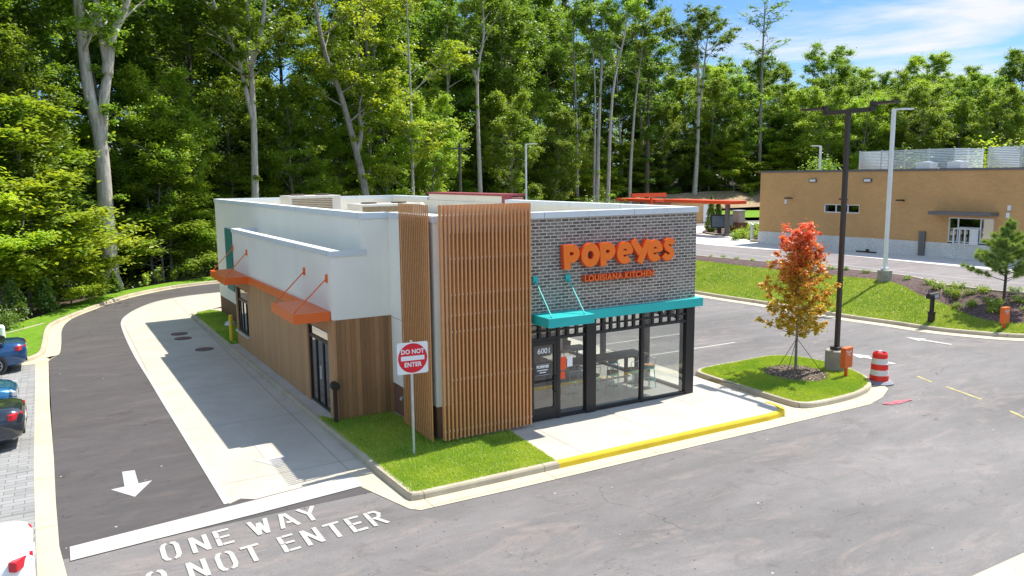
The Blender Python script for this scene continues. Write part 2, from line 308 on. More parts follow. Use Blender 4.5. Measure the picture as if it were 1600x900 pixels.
# ------------------------------------------------------------------ mesh helpers
OFF = {}
def tag(o, label=None, cat=None, group=None, kind=None):
    if label: o['label'] = label
    if cat: o['category'] = cat
    if group: o['group'] = group
    if kind: o['kind'] = kind
    return o
def thing(name, loc, label, cat, group=None, rz=0):
    o = bpy.data.objects.new(name, None); COL.objects.link(o); o.location = loc; o.rotation_euler = (0, 0, rz); o.empty_display_size = .3
    OFF[o.name] = Vector(loc); return tag(o, label, cat, group)
class MB:
    def __init__(s): s.v = []; s.f = []
    def poly(s, pts):
        b = len(s.v); s.v += [tuple(p) for p in pts]; s.f.append(tuple(range(b, b+len(pts)))); return s
    def box(s, x0, x1, y0, y1, z0, z1):
        b = len(s.v); s.v += [(x, y, z) for z in (z0, z1) for x, y in ((x0, y0), (x1, y0), (x1, y1), (x0, y1))]
        s.f += [tuple(b+i for i in q) for q in ((3, 2, 1, 0), (4, 5, 6, 7), (0, 1, 5, 4), (1, 2, 6, 5), (2, 3, 7, 6), (3, 0, 4, 7))]; return s
    def prism(s, pl, z0, z1, bottom=True):
        n = len(pl); b = len(s.v)
        if sum(pl[i][0]*pl[(i+1) % n][1]-pl[(i+1) % n][0]*pl[i][1] for i in range(n)) < 0: pl = pl[::-1]
        s.v += [(x, y, z0) for x, y in pl]+[(x, y, z1) for x, y in pl]
        s.f.append(tuple(b+n+i for i in range(n)))
        if bottom: s.f.append(tuple(b+i for i in range(n))[::-1])
        for i in range(n): j = (i+1) % n; s.f.append((b+i, b+j, b+n+j, b+n+i))
        return s
    def obox(s, c, ax, ay, az, hx, hy, hz):
        """box with its own axes"""
        c, ax, ay, az = map(Vector, (c, ax, ay, az)); b = len(s.v)
        for k in (-1, 1):
            for i, j in ((-1, -1), (1, -1), (1, 1), (-1, 1)): s.v.append(tuple(c+ax*hx*i+ay*hy*j+az*hz*k))
        s.f += [tuple(b+i for i in q) for q in ((3, 2, 1, 0), (4, 5, 6, 7), (0, 1, 5, 4), (1, 2, 6, 5), (2, 3, 7, 6), (3, 0, 4, 7))]; return s
    def bar(s, p, q, w, h=None):
        p, q = Vector(p), Vector(q); dz = (q-p); L = dz.length; dz.normalize(); up = Vector((0, 0, 1)) if abs(dz.z) < .95 else Vector((1, 0, 0))
        ax = dz.cross(up).normalized(); ay = ax.cross(dz); return s.obox((p+q)/2, ax, ay, dz, w/2, (h or w)/2, L/2)
    def tube(s, pts, rad, n=8, caps=True):
        pts = [Vector(p) for p in pts]; rad = rad if isinstance(rad, (list, tuple)) else [rad]*len(pts); b = len(s.v); px = None
        for i, p in enumerate(pts):
            t = (pts[min(i+1, len(pts)-1)]-pts[max(i-1, 0)]).normalized()
            if px is None: px = t.cross(Vector((0, 0, 1)) if abs(t.z) < .9 else Vector((1, 0, 0))).normalized()
            px = (px-t*px.dot(t)).normalized(); py = t.cross(px)
            for k in range(n): a = 2*math.pi*k/n; s.v.append(tuple(p+(px*math.cos(a)+py*math.sin(a))*rad[i]))
        for i in range(len(pts)-1):
            for k in range(n): q = (k+1) % n; s.f.append((b+i*n+k, b+i*n+q, b+(i+1)*n+q, b+(i+1)*n+k))
        if caps: s.f.append(tuple(b+k for k in range(n))[::-1]); s.f.append(tuple(b+(len(pts)-1)*n+k for k in range(n)))
        return s
    def lathe(s, prof, c=(0, 0, 0), n=24):
        b = len(s.v)
        for rr, z in prof:
            for k in range(n): a = 2*math.pi*k/n; s.v.append((c[0]+rr*math.cos(a), c[1]+rr*math.sin(a), c[2]+z))
        for i in range(len(prof)-1):
            for k in range(n): q = (k+1) % n; s.f.append((b+i*n+k, b+i*n+q, b+(i+1)*n+q, b+(i+1)*n+k))
        s.f.append(tuple(b+k for k in range(n))[::-1]); s.f.append(tuple(b+(len(prof)-1)*n+k for k in range(n))); return s
    def build(s, name, m, parent=None, bevel=0, smooth=False, loc=None, off=None):
        o_ = Vector(loc) if loc is not None else (OFF.get(parent.name, Vector((0, 0, 0))) if parent else Vector((0, 0, 0)))
        if off is not None: o_ = Vector(off)
        me = bpy.data.meshes.new(name); me.from_pydata([tuple(Vector(v)-o_) for v in s.v], [], s.f); me.materials.append(m)
        if smooth:
            me.polygons.foreach_set('use_smooth', [True]*len(me.polygons))
        me.update(); o = bpy.data.objects.new(name, me); COL.objects.link(o)
        if parent: o.parent = parent; OFF[o.name] = OFF.get(parent.name, Vector((0, 0, 0)))
        elif loc is not None: o.location = loc; OFF[o.name] = Vector(loc)
        if bevel:
            md = o.modifiers.new('bevel', 'BEVEL'); md.width = bevel; md.segments = 2; md.limit_method = 'ANGLE'
        if smooth == 'auto':
            pass
        return o
def struct(o): o['kind'] = 'structure'; return o
def cat_rom(pts, k=6, closed=False):
    P = [Vector((*p, 0)[:3]) if len(p) == 2 else Vector(p) for p in pts]; n = len(P); outp = []
    rng = range(n) if closed else range(n-1)
    for i in rng:
        g = (lambda j: P[j % n]) if closed else (lambda j: P[min(max(j, 0), n-1)])
        a, b, c, d_ = g(i-1), g(i), g(i+1), g(i+2)
        for t in range(k):
            u = t/k; outp.append(.5*((2*b)+(c-a)*u+(2*a-5*b+4*c-d_)*u*u+(-a+3*b-3*c+d_)*u**3))
    if not closed: outp.append(P[-1])
    return outp
def sweep(mb, path, prof, closed=False):
    """sweep a profile of (offset to the left of the path, height) along a ground path"""
    n = len(path); b = len(mb.v); k = len(prof)
    for i, p in enumerate(path):
        a = path[(i-1) % n] if closed or i > 0 else p; c = path[(i+1) % n] if closed or i < n-1 else p
        t1 = (p-a); t2 = (c-p); t1 = t1.normalized() if t1.length > 1e-6 else t2.normalized(); t2 = t2.normalized() if t2.length > 1e-6 else t1
        t = (t1+t2); t.z = 0; t.normalize(); nn = Vector((-t.y, t.x, 0)); sc = 1/max(.5, math.sqrt(max(.1, (1+t1.dot(t2))/2)))
        for o_, z in prof: q = p+nn*o_*sc; mb.v.append((q.x, q.y, p.z+z))
    for i in range(n if closed else n-1):
        j = (i+1) % n
        for q in range(k-1): mb.f.append((b+i*k+q, b+j*k+q, b+j*k+q+1, b+i*k+q+1))
    return mb
def strip(mb, A, B, z=None):
    b = len(mb.v)
    for p, q in zip(A, B): mb.v += [(p[0], p[1], p[2] if z is None else z), (q[0], q[1], q[2] if z is None else z)]
    for i in range(len(A)-1): mb.f.append((b+2*i, b+2*i+1, b+2*i+3, b+2*i+2))
    return mb
def sheet(name, pts, z, m):
    return struct(MB().poly([(p[0], p[1], z) for p in pts]).build(name, m))

def leaves_obj(name, centers, size, m, up=.8, parent=None, off=(0, 0, 0), seed=0, aspect=.55):
    rg = np.random.default_rng(seed); N = len(centers); c = np.asarray(centers, dtype=float)
    nrm = rg.normal(size=(N, 3)); nrm /= np.linalg.norm(nrm, axis=1)[:, None]; nrm[:, 2] = np.abs(nrm[:, 2])+up; nrm /= np.linalg.norm(nrm, axis=1)[:, None]
    t = np.cross(nrm, rg.normal(size=(N, 3))); t /= np.linalg.norm(t, axis=1)[:, None]; b = np.cross(nrm, t)
    sz = (np.asarray(size)*rg.uniform(.65, 1.3, N))[:, None]
    v = np.empty((N, 4, 3)); v[:, 0] = c-t*sz; v[:, 1] = c+b*sz*aspect+nrm*sz*.18; v[:, 2] = c+t*sz; v[:, 3] = c-b*sz*aspect+nrm*sz*.18
    v = v.reshape(-1, 3)-np.array(off)
    me = bpy.data.meshes.new(name); me.vertices.add(N*4); me.vertices.foreach_set('co', v.ravel().astype(np.float32))
    me.loops.add(N*4); me.loops.foreach_set('vertex_index', np.arange(N*4, dtype=np.int32))
    me.polygons.add(N); me.polygons.foreach_set('loop_start', np.arange(0, N*4, 4, dtype=np.int32)); me.polygons.foreach_set('loop_total', np.full(N, 4, dtype=np.int32))
    me.materials.append(m); me.update(calc_edges=True)
    o = bpy.data.objects.new(name, me); COL.objects.link(o)
    if parent: o.parent = parent
    return o
def copy_thing(src, loc, rz=0, sc=1, label=None, group=None):
    c = src.copy(); COL.objects.link(c); c.location = loc; c.rotation_euler = (0, 0, rz)
    c.scale = sc if isinstance(sc, tuple) else (sc, sc, sc)
    if label: c['label'] = label
    if group: c['group'] = group
    for ch in src.children:
        k = ch.copy(); COL.objects.link(k); k.parent = c
        for g in ch.children:
            q = g.copy(); COL.objects.link(q); q.parent = k
    return c
def text_mesh(name, s, size, m, mat4, parent=None, extrude=.002, bold=0, align='CENTER', spacing=1.0, xscale=1.0, off=None):
    cu = bpy.data.curves.new(name, 'FONT'); cu.body = s; cu.size = size; cu.extrude = extrude; cu.offset = bold; cu.align_x = align; cu.align_y = 'CENTER'; cu.space_character = spacing
    to = bpy.data.objects.new(name+'_tmp', cu); COL.objects.link(to); bpy.context.view_layer.update()
    me = bpy.data.meshes.new_from_object(to.evaluated_get(bpy.context.evaluated_depsgraph_get())); bpy.data.objects.remove(to); bpy.data.curves.remove(cu)
    me.name = name; me.transform(Matrix.Diagonal((xscale, 1, 1, 1))); me.transform(mat4)
    o_ = OFF.get(parent.name, Vector((0, 0, 0))) if parent else Vector((0, 0, 0))
    me.transform(Matrix.Translation(-o_)); me.materials.clear(); me.materials.append(m)
    o = bpy.data.objects.new(name, me); COL.objects.link(o)
    if parent: o.parent = parent; OFF[o.name] = o_
    return o
def frame(o, xa, ya):
    """matrix with given origin and x / y axes"""
    xa, ya = Vector(xa).normalized(), Vector(ya).normalized(); za = xa.cross(ya)
    mm = Matrix((xa, ya, za)).transposed().to_4x4(); mm.translation = Vector(o); return mm
def stroke2d(pts, w, closed=False):
    """outline polygon of a thick 2D stroke (list of quads-strips)"""
    n = len(pts); L = []; Rr = []
    for i in range(n):
        a = Vector(pts[(i-1) % n] if closed or i else pts[i]); c = Vector(pts[(i+1) % n] if closed or i < n-1 else pts[i]); t = (c-a).normalized(); nn = Vector((-t.y, t.x))
        p = Vector(pts[i]); ww = w[i] if isinstance(w, list) else w; L.append(p+nn*ww/2); Rr.append(p-nn*ww/2)
    return L, Rr

# ------------------------------------------------------------------ terrain
RZ = -.15                                  # road level; the building floor, walks and lawns are at 0
TREE = [(-60, 30), (-25, 44), (-9, 49), (0, 55), (8, 62), (20, 69), (36, 78), (56, 86), (78, 94), (98, 88), (112, 72), (122, 55), (132, 30), (140, 0)]
TP = [Vector((*p, 0)) for p in TREE]
tpn = np.array([p[:2] for p in cat_rom(TREE, 8)])
def edge_d(x, y):
    """signed distance beyond the forest edge (positive inside the wood)"""
    dd = np.hypot(tpn[:, 0]-x, tpn[:, 1]-y); i = int(dd.argmin()); a = tpn[max(i-1, 0)]; b = tpn[min(i+1, len(tpn)-1)]; t = b-a
    s = t[0]*(y-a[1])-t[1]*(x-a[0]); return float(dd[i])*(1 if s > 0 else -1), i
def ss(a, b, x): t = min(max((x-a)/(b-a), 0), 1); return t*t*(3-2*t)
def ground_z(x, y):
    d_, i = edge_d(x, y)
    right = ss(22, 55, x)
    z = -.30+right*1.2*ss(-22, -12, d_)
    z += right*(1.2+2.6*ss(60, 100, x))*ss(-13, 14, d_)+(1-right)*.25*ss(-2, 10, d_)
    return z
mb = MB(); nx, ny = 96, 60; x0g, y0g, st = -110, -40, 3.2
xs = [x0g+st*i for i in range(nx)]; ys = [y0g+st*j for j in range(ny)]
xs = [-900, -400, -200]+xs+[240, 400, 900]; ys = [-900, -300, -100]+ys+[180, 300, 900]
for y in ys:
    for x in xs: mb.v.append((x, y, ground_z(x, y)))
for j in range(len(ys)-1):
    for i in range(len(xs)-1): a = j*len(xs)+i; mb.f.append((a, a+1, a+len(xs)+1, a+len(xs)))
g = struct(mb.build('ground', LITTER, smooth=True))
# lot asphalt
sheet('parking_lot', [(-1.5, -60), (70, -60), (70, 20), (36.5, 20), (34.2, 22), (33.2, 30), (33, 62), (16, 62), (14, 30), (-1.5, 16)], RZ, ASPH)
kprof_ = [(-.0, RZ-.02), (.02, -.03), (.045, .008), (.17, .012), (.19, -.02)]
# drive lane: outer path (left edge) and its kerb
EL = [(-.44, 15.9), (-.48, 20), (-.55, 26), (-.62, 32), (-.66, 34.9), (-.30, 35.7), (-.2, 38), (-.12, 42), (.3, 44.7), (1.2, 46.95), (2.84, 50.1), (4.7, 52.5), (6.8, 54.2), (9.3, 55.1), (13, 55.6), (18, 55.4), (24, 54), (29, 50), (31, 45)]
EL = cat_rom(EL, 5)
inner = [(5.6, 15.9), (5.6, 20), (5.6, 26), (5.5, 34), (5.5, 38), (5.6, 43), (7, 45.5), (10, 46.5), (13, 46.7), (16, 46.5), (20, 45.5), (24, 43), (27, 38)]
lane = [(p.x, p.y) for p in EL]+[p for p in inner[::-1]]
sheet('drive_lane', lane, RZ+.004, ASPHD)
WL = cat_rom([(2.68, 16.9), (2.63, 19.3), (2.56, 22.5), (2.48, 26), (2.42, 29), (2.32, 33.3), (2.3, 37.2), (2.34, 40.6), (2.45, 42.6), (2.8, 44.4), (3.6, 46.7), (4.9, 48.9), (6.8, 50.1), (9, 50.5), (12, 50.6), (16, 50.2)], 5)
clane = [(p.x+.06, p.y-.02) for p in WL]
sheet('lane_slab', clane+[(18, 46.4), (12, 46.8), (9, 46), (5.6, 43), (5.6, 17.15), (3.27, 16.85), (3.0, 17.05)], RZ+.008, CONC)
mb = MB(); sweep(mb, WL, [(.05, RZ+.016), (-.07, RZ+.016)]); struct(mb.build('painted_line', WPAINT))
# stop bar + lettering
struct(MB().poly([(x, y, RZ+.020) for x, y in [(-.25, 15.72), (3.11, 16.04), (5.55, 16.33), (5.5, 17.1), (3.27, 16.78), (-.25, 16.36)]]).build('stop_bar', WPAINT))
ST = {'O': [[(.17, 1), (.10, .97), (.05, .8), (.05, .2), (.10, .03), (.17, 0)], [(.25, 1), (.32, .97), (.37, .8), (.37, .2), (.32, .03), (.25, 0)]],
      'N': [[(.05, 0), (.05, 1)], [(.05, .97), (.36, .03)], [(.36, 0), (.36, 1)]],
      'E': [[(.05, 0), (.05, .49)], [(.05, .52), (.05, 1)], [(.12, .95), (.38, .95)], [(.12, .52), (.34, .52)], [(.12, .06), (.38, .06)]],
      'W': [[(.0, 1), (.11, 0)], [(.11, .03), (.21, .8)], [(.21, .8), (.31, .03)], [(.31, 0), (.42, 1)]],
      'A': [[(.0, 0), (.15, 1)], [(.22, .98), (.42, 0)], [(.16, .33), (.30, .33)]],
      'Y': [[(.0, 1), (.2, .5)], [(.2, 0), (.2, .53)], [(.42, 1), (.2, .5)]],
      'D': [[(.05, 0), (.05, 1)], [(.13, .95), (.25, .93), (.36, .75), (.36, .25), (.25, .07), (.13, .05)]],
      'T': [[(.0, .95), (.42, .95)], [(.21, .9), (.21, 0)]],
      'R': [[(.05, 0), (.05, .49)], [(.05, .52), (.05, 1)], [(.12, .95), (.28, .94), (.36, .75), (.28, .52), (.12, .5)], [(.2, .48), (.38, 0)]]}
def pave_text(items, h, wd, w):
    mb = MB(); k = 0
    for ch, x, y in items:
        for s in ST[ch]:
            pts = [(p[0]/.42*wd, p[1]*h) for p in s]; L, Q = stroke2d(pts, w); k += 1
            zz = RZ+.012+.0015*(k % 4); b = len(mb.v)
            for a, c in zip(L, Q): mb.v += [(x+a.x, y+a.y+.1*a.x, zz), (x+c.x, y+c.y+.1*c.x, zz)]
            for i in range(len(L)-1): mb.f.append((b+2*i, b+2*i+1, b+2*i+3, b+2*i+2))
    return mb
struct(pave_text([('O', 1.21, 14.83), ('N', 1.73, 14.86), ('E', 2.18, 14.92), ('W', 2.88, 15.0), ('A', 3.42, 15.05), ('Y', 3.89, 15.1)], .71, .33, .09).build('painted_words', WPAINT))
struct(pave_text([('D', .40, 13.72), ('O', .86, 13.78), ('N', 1.54, 13.83), ('O', 2.03, 13.9), ('T', 2.5, 13.94), ('E', 3.2, 14.02), ('N', 3.65, 14.06), ('T', 4.11, 14.1), ('E', 4.57, 14.15), ('R', 5.0, 14.2)], .70, .34, .09).build('painted_words', WPAINT))
def arrow(pts, m=None, z=RZ+.014): struct(MB().poly([(x, y, z) for x, y in pts]).build('painted_arrow', m or WPAINT))
arrow([(.90, 20.16), (1.17, 20.12), (1.17, 19.16), (1.46, 19.2), (1.03, 18.35), (.60, 19.08), (.88, 19.12)], z=RZ+.012)
arrow([(4.02, 20.4), (4.36, 20.4), (4.36, 19.3), (4.62, 19.3), (4.2, 18.45), (3.75, 19.3), (4.02, 19.3)])
def arr_dir(bx, by, hx, hy, w):
    dx, dy = hx-bx, hy-by; L = math.hypot(dx, dy); dx /= L; dy /= L; nx_, ny_ = -dy, dx
    q = lambda s, t: (bx+dx*s+nx_*t, by+dy*s+ny_*t)
    return [q(0, -w/2), q(L*.6, -w/2), q(L*.6, -w*1.6), q(L, 0), q(L*.6, w*1.6), q(L*.6, w/2), q(0, w/2)]
arrow(arr_dir(30.8, 18.0, 30.6, 19.9, .22)); arrow(arr_dir(25.9, 17.2, 26.05, 19.2, .22), WPAINT2)
for i, y in enumerate((20.5, 23.0, 25.55, 28.1, 30.6)):
    if i == 0: continue
    sheet('parking_line', [(18.6, y-.05), (23.9, y-.05), (23.9, y+.05), (18.6, y+.05)], RZ+.006, WPAINT if i == 1 else WPAINT)
for a, b in (((24.5, 14.4), (24.0, 13.0)), ((24.97, 15.71), (24.66, 15.0)), ((23.5, 11.9), (23.1, 11.2))):
    t = Vector((b[0]-a[0], b[1]-a[1])).normalized()*.05; sheet('parking_line', [(a[0]-t.y, a[1]+t.x), (b[0]-t.y, b[1]+t.x), (b[0]+t.y, b[1]-t.x), (a[0]+t.y, a[1]-t.x)], RZ+.006, YPAINTR)
rg = random.Random(3)
for q_ in range(9):
    cx_, cy_, rr_ = 21.6+rg.gauss(0, .22), 14.12+rg.gauss(0, .08), rg.uniform(.05, .16)
    sheet('sprayed_patch', [(cx_+rr_*1.6*math.cos(a)*rg.uniform(.5, 1), cy_+rr_*.7*math.sin(a)*rg.uniform(.5, 1)) for a in [i*.5 for i in range(12)]], RZ+.0155+q_*.0012, RPAINT)
sheet('gutter', [(10.5, 6.55), (24, 6.55), (24, 7.03), (12.6, 7.03), (10.9, 6.9)], RZ+.012, GUT); struct(sweep(MB(), [Vector(p) for p in ((24, 6.5, 0), (10.6, 6.5, 0), (10.0, 6.2, 0), (9.9, 5, 0))], kprof_).build('kerb', KERB)); sheet('paver_parking', [(10, 2), (24, 2), (24, 6.4), (10.1, 6.4)], -.01, PAVER)
# manhole lids
for i, (x, y) in enumerate(((4.42, 37.6), (4.42, 36.4), (4.85, 33.55))):
    mm = mat('rusty_iron', (.16, .10, .09), .8, .25, 6)
    o = MB().lathe([(.36, 0), (.36, .018), (.33, .02), (.32, .014), (.05, .014), (.04, .02)], (x, y, RZ+.009)).build('manhole_cover', mm, loc=(x, y, RZ))
    tag(o, ['rusty round manhole lid farthest up the lane slab', 'rusty round manhole lid just in front of the farthest one', 'rusty round manhole lid nearest the kerb and the front of the lane'][i], 'manhole cover', 'manhole lids in the drive lane')
# outer kerb and gutter of the lane (from the grass patch on)
K0 = [p for p in EL if p.y > 35.5 or p.x > 3]
KP = cat_rom([(-1.9, 34.75), (-1.3, 35.2), (-.98, 36.2), (-.90, 38.4), (-.82, 41.5), (-.6, 43.3), (.1, 45.2), (1.35, 48.0), (3.3, 51.6), (5.6, 54.0), (7.4, 54.95), (9.6, 55.6), (13, 56.1), (18, 55.9), (24, 54.5), (29.3, 50.3)], 5)
prof = [(0, -.16), (0, .0), (-.02, .012), (-.14, .012), (-.17, -.02), (-.19, -.15)]
mb = MB(); sweep(mb, [Vector((p.x, p.y, 0)) for p in KP], prof); struct(mb.build('kerb', KERB))
mb = MB(); b = []
for p in KP:
    dd = [(p-q).length for q in EL]; q = EL[int(np.argmin(dd))]; b.append(q)
b[0] = Vector((-1.0, 34.3, 0)); b[1] = Vector((-.66, 34.7, 0)); b[2] = Vector((-.34, 35.6, 0)) if (b[2]-KP[2]).length > .9 else b[2]
A = [(p.x, p.y, RZ+.013) for p in KP]; strip(mb, A, [(q.x, q.y, RZ+.013) for q in b]); struct(mb.build('gutter', GUT))
sheet('gutter', [(-2.6, 34.15), (-1.09, 34.25), (-.62, 34.6), (-.66, 35.2), (-.9, 35.6), (-1.35, 35.1), (-2.6, 34.75)], RZ+.016, GUT)
struct(MB().poly([(-1.09, 34.3, RZ+.010), (-1.03, 30), (-.92, 21.5), (-.83, 17.8), (-.75, 15), (-.3, 15), (-.42, 16.5), (-.46, 19), (-.5, 22), (-.58, 27.6), (-.66, 34.7)] if False else [(x, y, RZ+.010) for x, y in [(-1.09, 34.3), (-1.03, 30), (-.92, 21.5), (-.83, 17.8), (-.75, 15), (-.75, 5), (-.2, 5), (-.3, 15), (-.42, 16.5), (-.47, 19), (-.5, 22), (-.60, 27.6), (-.66, 34.7)]]).build('gutter', GUT))
sheet('paver_parking', [(-14, 5), (-.74, 5), (-.74, 15), (-.83, 17.8), (-.92, 21.5), (-1.03, 30), (-1.09, 34.25), (-14, 34.2)], RZ+.005, PAVER)
# grass beyond the lane
gr = [(p.x, p.y) for p in KP]
sheet('lawn', gr[3:]+[(29.3, 54), (24, 57), (18, 58.2), (13, 58.4), (9, 57.9), (6, 56), (3.6, 53.9), (1.3, 51), (0, 48.3), (-.9, 45.9), (-2.2, 43.6), (-9, 38.5), (-10, 36), (-2.9, 41)], .012, LAWND)
sheet('lawn', [(-10, 34.95), (-1.9, 34.95), (-1.35, 35.4), (-1.1, 36.3), (-1.02, 38.4), (-.98, 41.6), (-1.0, 42.9), (-2.2, 41.2), (-10, 35.8)], .010, LAWND)
mb = MB(); sweep(mb, [Vector(p) for p in ((-9, 35.9, 0), (-2.2, 41.3, 0), (-.85, 43.2, 0))], [(.06, -.1), (.06, .03), (-.06, .03), (-.06, -.1)]); struct(mb.build('kerb', KERB))

# ------------------------------------------------------------------ the restaurant's island: kerb, walks, lawns
IK = cat_rom([(9.5, 43.4, 0), (7.4, 43.3, 0), (6.0, 42.9, 0), (5.55, 41.8, 0), (5.58, 39, 0), (5.66, 34, 0), (5.78, 29, 0), (5.88, 24, 0), (5.95, 20, 0), (6.0, 17.2, 0), (6.04, 15.9, 0)], 4)
IK += [Vector((6.07, 15.15, 0)), Vector((6.12, 14.98, 0)), Vector((6.3, 14.93, 0)), Vector((6.6, 14.92, 0)), Vector((8, 14.9, 0)), Vector((9.86, 14.9, 0))]
IK2 = [Vector((9.86, 14.9, 0)), Vector((12.4, 14.9, 0)), Vector((15, 14.9, 0))]+cat_rom([(16.9, 14.88, 0), (17.5, 14.95, 0), (17.85, 15.15, 0), (17.98, 15.5, 0), (18.0, 15.9, 0)], 4)
kprof = [(-.0, RZ-.02), (.02, -.03), (.045, .008), (.17, .012), (.19, -.02)]
kprofb = [(.0, RZ-.02), (.02, -.03), (.045, .010), (.17, .014), (.19, -.02)]
struct(sweep(MB(), IK, kprof).build('kerb', KERB)); struct(sweep(MB(), IK2, kprofb).build('yellow_kerb', YKERB))
body = [(p.x+.12, p.y) for p in IK if p.y > 15.3]+[(6.2, 15.1)]+[(9.9, 15.04), (16.9, 15.02), (17.6, 15.15), (17.85, 15.6), (17.95, 16.2), (18.2, 19.5), (18.3, 25), (18.2, 43.4)]
struct(MB().prism(body, RZ-.02, -.003).build('sidewalk', WALK))
front_lawn = [(6.16, 15.15), (6.3, 15.06), (9.86, 15.06), (9.95, 16.2), (10.05, 17.6), (8.2, 17.7), (8.0, 21.0), (6.45, 20.95), (6.05, 21.6), (6.0, 21.0), (6.13, 17.2)]
sheet('lawn', front_lawn, .008, LAWN)
side_lawn = [(6.2, 33.3), (7.2, 33.6), (7.0, 42.2), (6.6, 42.8), (5.95, 42.4), (5.72, 41.8), (5.74, 39), (5.82, 34.2), (5.86, 33.3)]
sheet('lawn', side_lawn, .010, LAWND)
# gutters
struct(MB().poly([(x, y, RZ+.012) for x, y in [(5.43, 16.4), (5.93, 14.62), (6.1, 14.45), (8.3, 14.4), (16, 14.4), (19.7, 14.42), (20.7, 14.43), (21.7, 14.72), (22.66, 15.2), (23.2, 15.8), (23.5, 16.4), (22.9, 16.9), (22.2, 15.9), (20, 15.3), (18.8, 15.3), (18.75, 19.7), (18.05, 19.7), (17.9, 15.8), (17.3, 15.0), (6.6, 14.95), (6.1, 15.05), (6.05, 17.3), (5.48, 17.4)]]).build('gutter', GUT))
sheet('gutter', [(5.42, 17.3), (6.02, 17.3), (5.85, 26), (5.6, 41.8), (5.75, 42.8), (5.0, 43.5), (5.05, 41), (5.2, 33), (5.35, 24)], RZ+.011, CONC)

# tree island
IS = cat_rom([(18.5, 15.7, 0), (18.62, 15.25, 0), (19.1, 15.04, 0), (20.4, 15.02, 0), (21.5, 15.2, 0), (22.4, 15.6, 0), (23.1, 16.3, 0), (23.55, 17.3, 0), (23.72, 18.5, 0), (23.5, 19.6, 0), (22.8, 20.15, 0), (21.2, 20.15, 0), (19.4, 20.1, 0), (18.8, 19.85, 0), (18.62, 19.3, 0), (18.55, 17.5, 0)], 4, True)
struct(sweep(MB(), IS, kprof, True).build('kerb', KERB))
IG = [(21.05+(p.x-21.05)*.945, 17.6+(p.y-17.6)*.945) for p in IS]
struct(MB().prism(IG, RZ-.02, .008).build('lawn', LAWN))
rg = random.Random(5)
ring = [(21.35+math.cos(a)*1.05*rg.uniform(.88, 1.1), 17.75+math.sin(a)*1.12*rg.uniform(.88, 1.1)) for a in [i*2*math.pi/26 for i in range(26)]]
mb = MB(); b = 0
rings = [(1, .012), (.8, .06), (.45, .10), (.12, .12)]
for k, (s_, z) in enumerate(rings):
    for x, y in ring: mb.v.append((21.35+(x-21.35)*s_, 17.75+(y-17.75)*s_, z+rg.uniform(-.01, .012)))
for k in range(3):
    for i in range(26): j = (i+1) % 26; mb.f.append((k*26+i, k*26+j, k*26+26+j, k*26+26+i))
mb.f.append(tuple(78+i for i in range(26)))
struct(mb.build('mulch_ring', MULCHR))

# embankment: lawn, mulch, upper lot
KE = [(32.0, 64), (31.95, 50), (32.12, 33.9), (32.45, 29.2), (32.55, 24.6), (32.9, 21.9), (33.1, 20.0), (33.72, 18.5), (34.1, 17.85), (34.7, 17.2), (36.5, 16.2), (40, 15.4), (60, 14)]
ME = [(36.6, 64, 1.1), (36.6, 50, 1.1), (36.7, 38.8, 1.1), (36.8, 32.9, 1.11), (37.15, 28.5, 1.13), (37.3, 25.2, 1.12), (36.2, 22.9, .82), (35.75, 21.4, .62), (35.15, 20.0, .42), (34.95, 18.95, .30), (35.5, 17.7, .30), (37.0, 16.8, .35), (40.5, 16.0, .4), (60, 15, .4)]
UE = [(38.0, 64, 1.21), (38.0, 50, 1.21), (38.1, 40.3, 1.21), (38.8, 34.8, 1.21), (39.4, 30.5, 1.21), (39.5, 25.8, 1.21), (38.0, 22.8, 1.2), (37.9, 20.9, 1.2), (38.0, 19.8, 1.2), (38.2, 19.2, 1.2), (38.7, 18.8, 1.2), (39.8, 18.4, 1.2), (42, 18, 1.2), (60, 17, 1.2)]
KEs = cat_rom([(*p, .01) for p in KE[:5]]+[(32.72, 23.1, .01)]+[(*p, .01) for p in KE[5:]], 6); MEs = cat_rom(ME, 6); UEs = cat_rom(UE, 6)
mb = MB(); k = 8; L = []
for i in range(len(KEs)):
    a, c = KEs[i], MEs[i]; row = []
    for j in range(k+1): t = j/k; q = a.lerp(c, t); q.z = .012+(c.z-.012)*ss(-.15, 1.15, t) if 0 < j < k else (.012 if j == 0 else c.z); row.append(q)
    L.append(row)
for row in L: mb.v += [tuple(q) for q in row]
for i in range(len(L)-1):
    for j in range(k): a = i*(k+1)+j; mb.f.append((a, a+1, a+k+2, a+k+1))
struct(mb.build('lawn', LAWN, smooth=True)); BANK = L
mb = MB(); rg = random.Random(9); L2 = []
for i in range(len(MEs)):
    row = []
    for j in range(6): t = j/5; q = MEs[i].lerp(UEs[i], t); q.z += (.07*math.sin(math.pi*t)+rg.uniform(0, .03)) if 0 < j < 5 else .004; row.append(q)
    L2.append(row)
for row in L2: mb.v += [tuple(q) for q in row]
for i in range(len(L2)-1):
    for j in range(5): a = i*6+j; mb.f.append((a, a+1, a+7, a+6))
struct(mb.build('mulch_bed', MULCH, smooth=True))
struct(sweep(MB(), KEs, [(-.10, .0), (0.02, .004), (.14, .0), (.17, -.03), (.19, RZ-.02)][::-1] if False else [(-.19, RZ-.02), (-.17, -.03), (-.14, .004), (.0, .008), (.02, -.03)]).build('kerb', KERB))
struct(sweep(MB(), KEs, [(-.85, RZ+.004), (-.17, RZ+.006)]).build('gutter', GUT)); 
sheet('upper_lot', [(p.x, p.y) for p in UEs]+[(150, 17), (150, 90), (96, 82), (70, 84), (50, 80), (38, 72)], 1.205, ASPHN)
struct(sweep(MB(), UEs, [(-.16, 1.10-1.2), (-.15, .05), (0, .05), (.02, -.06)]).build('kerb', KERB))
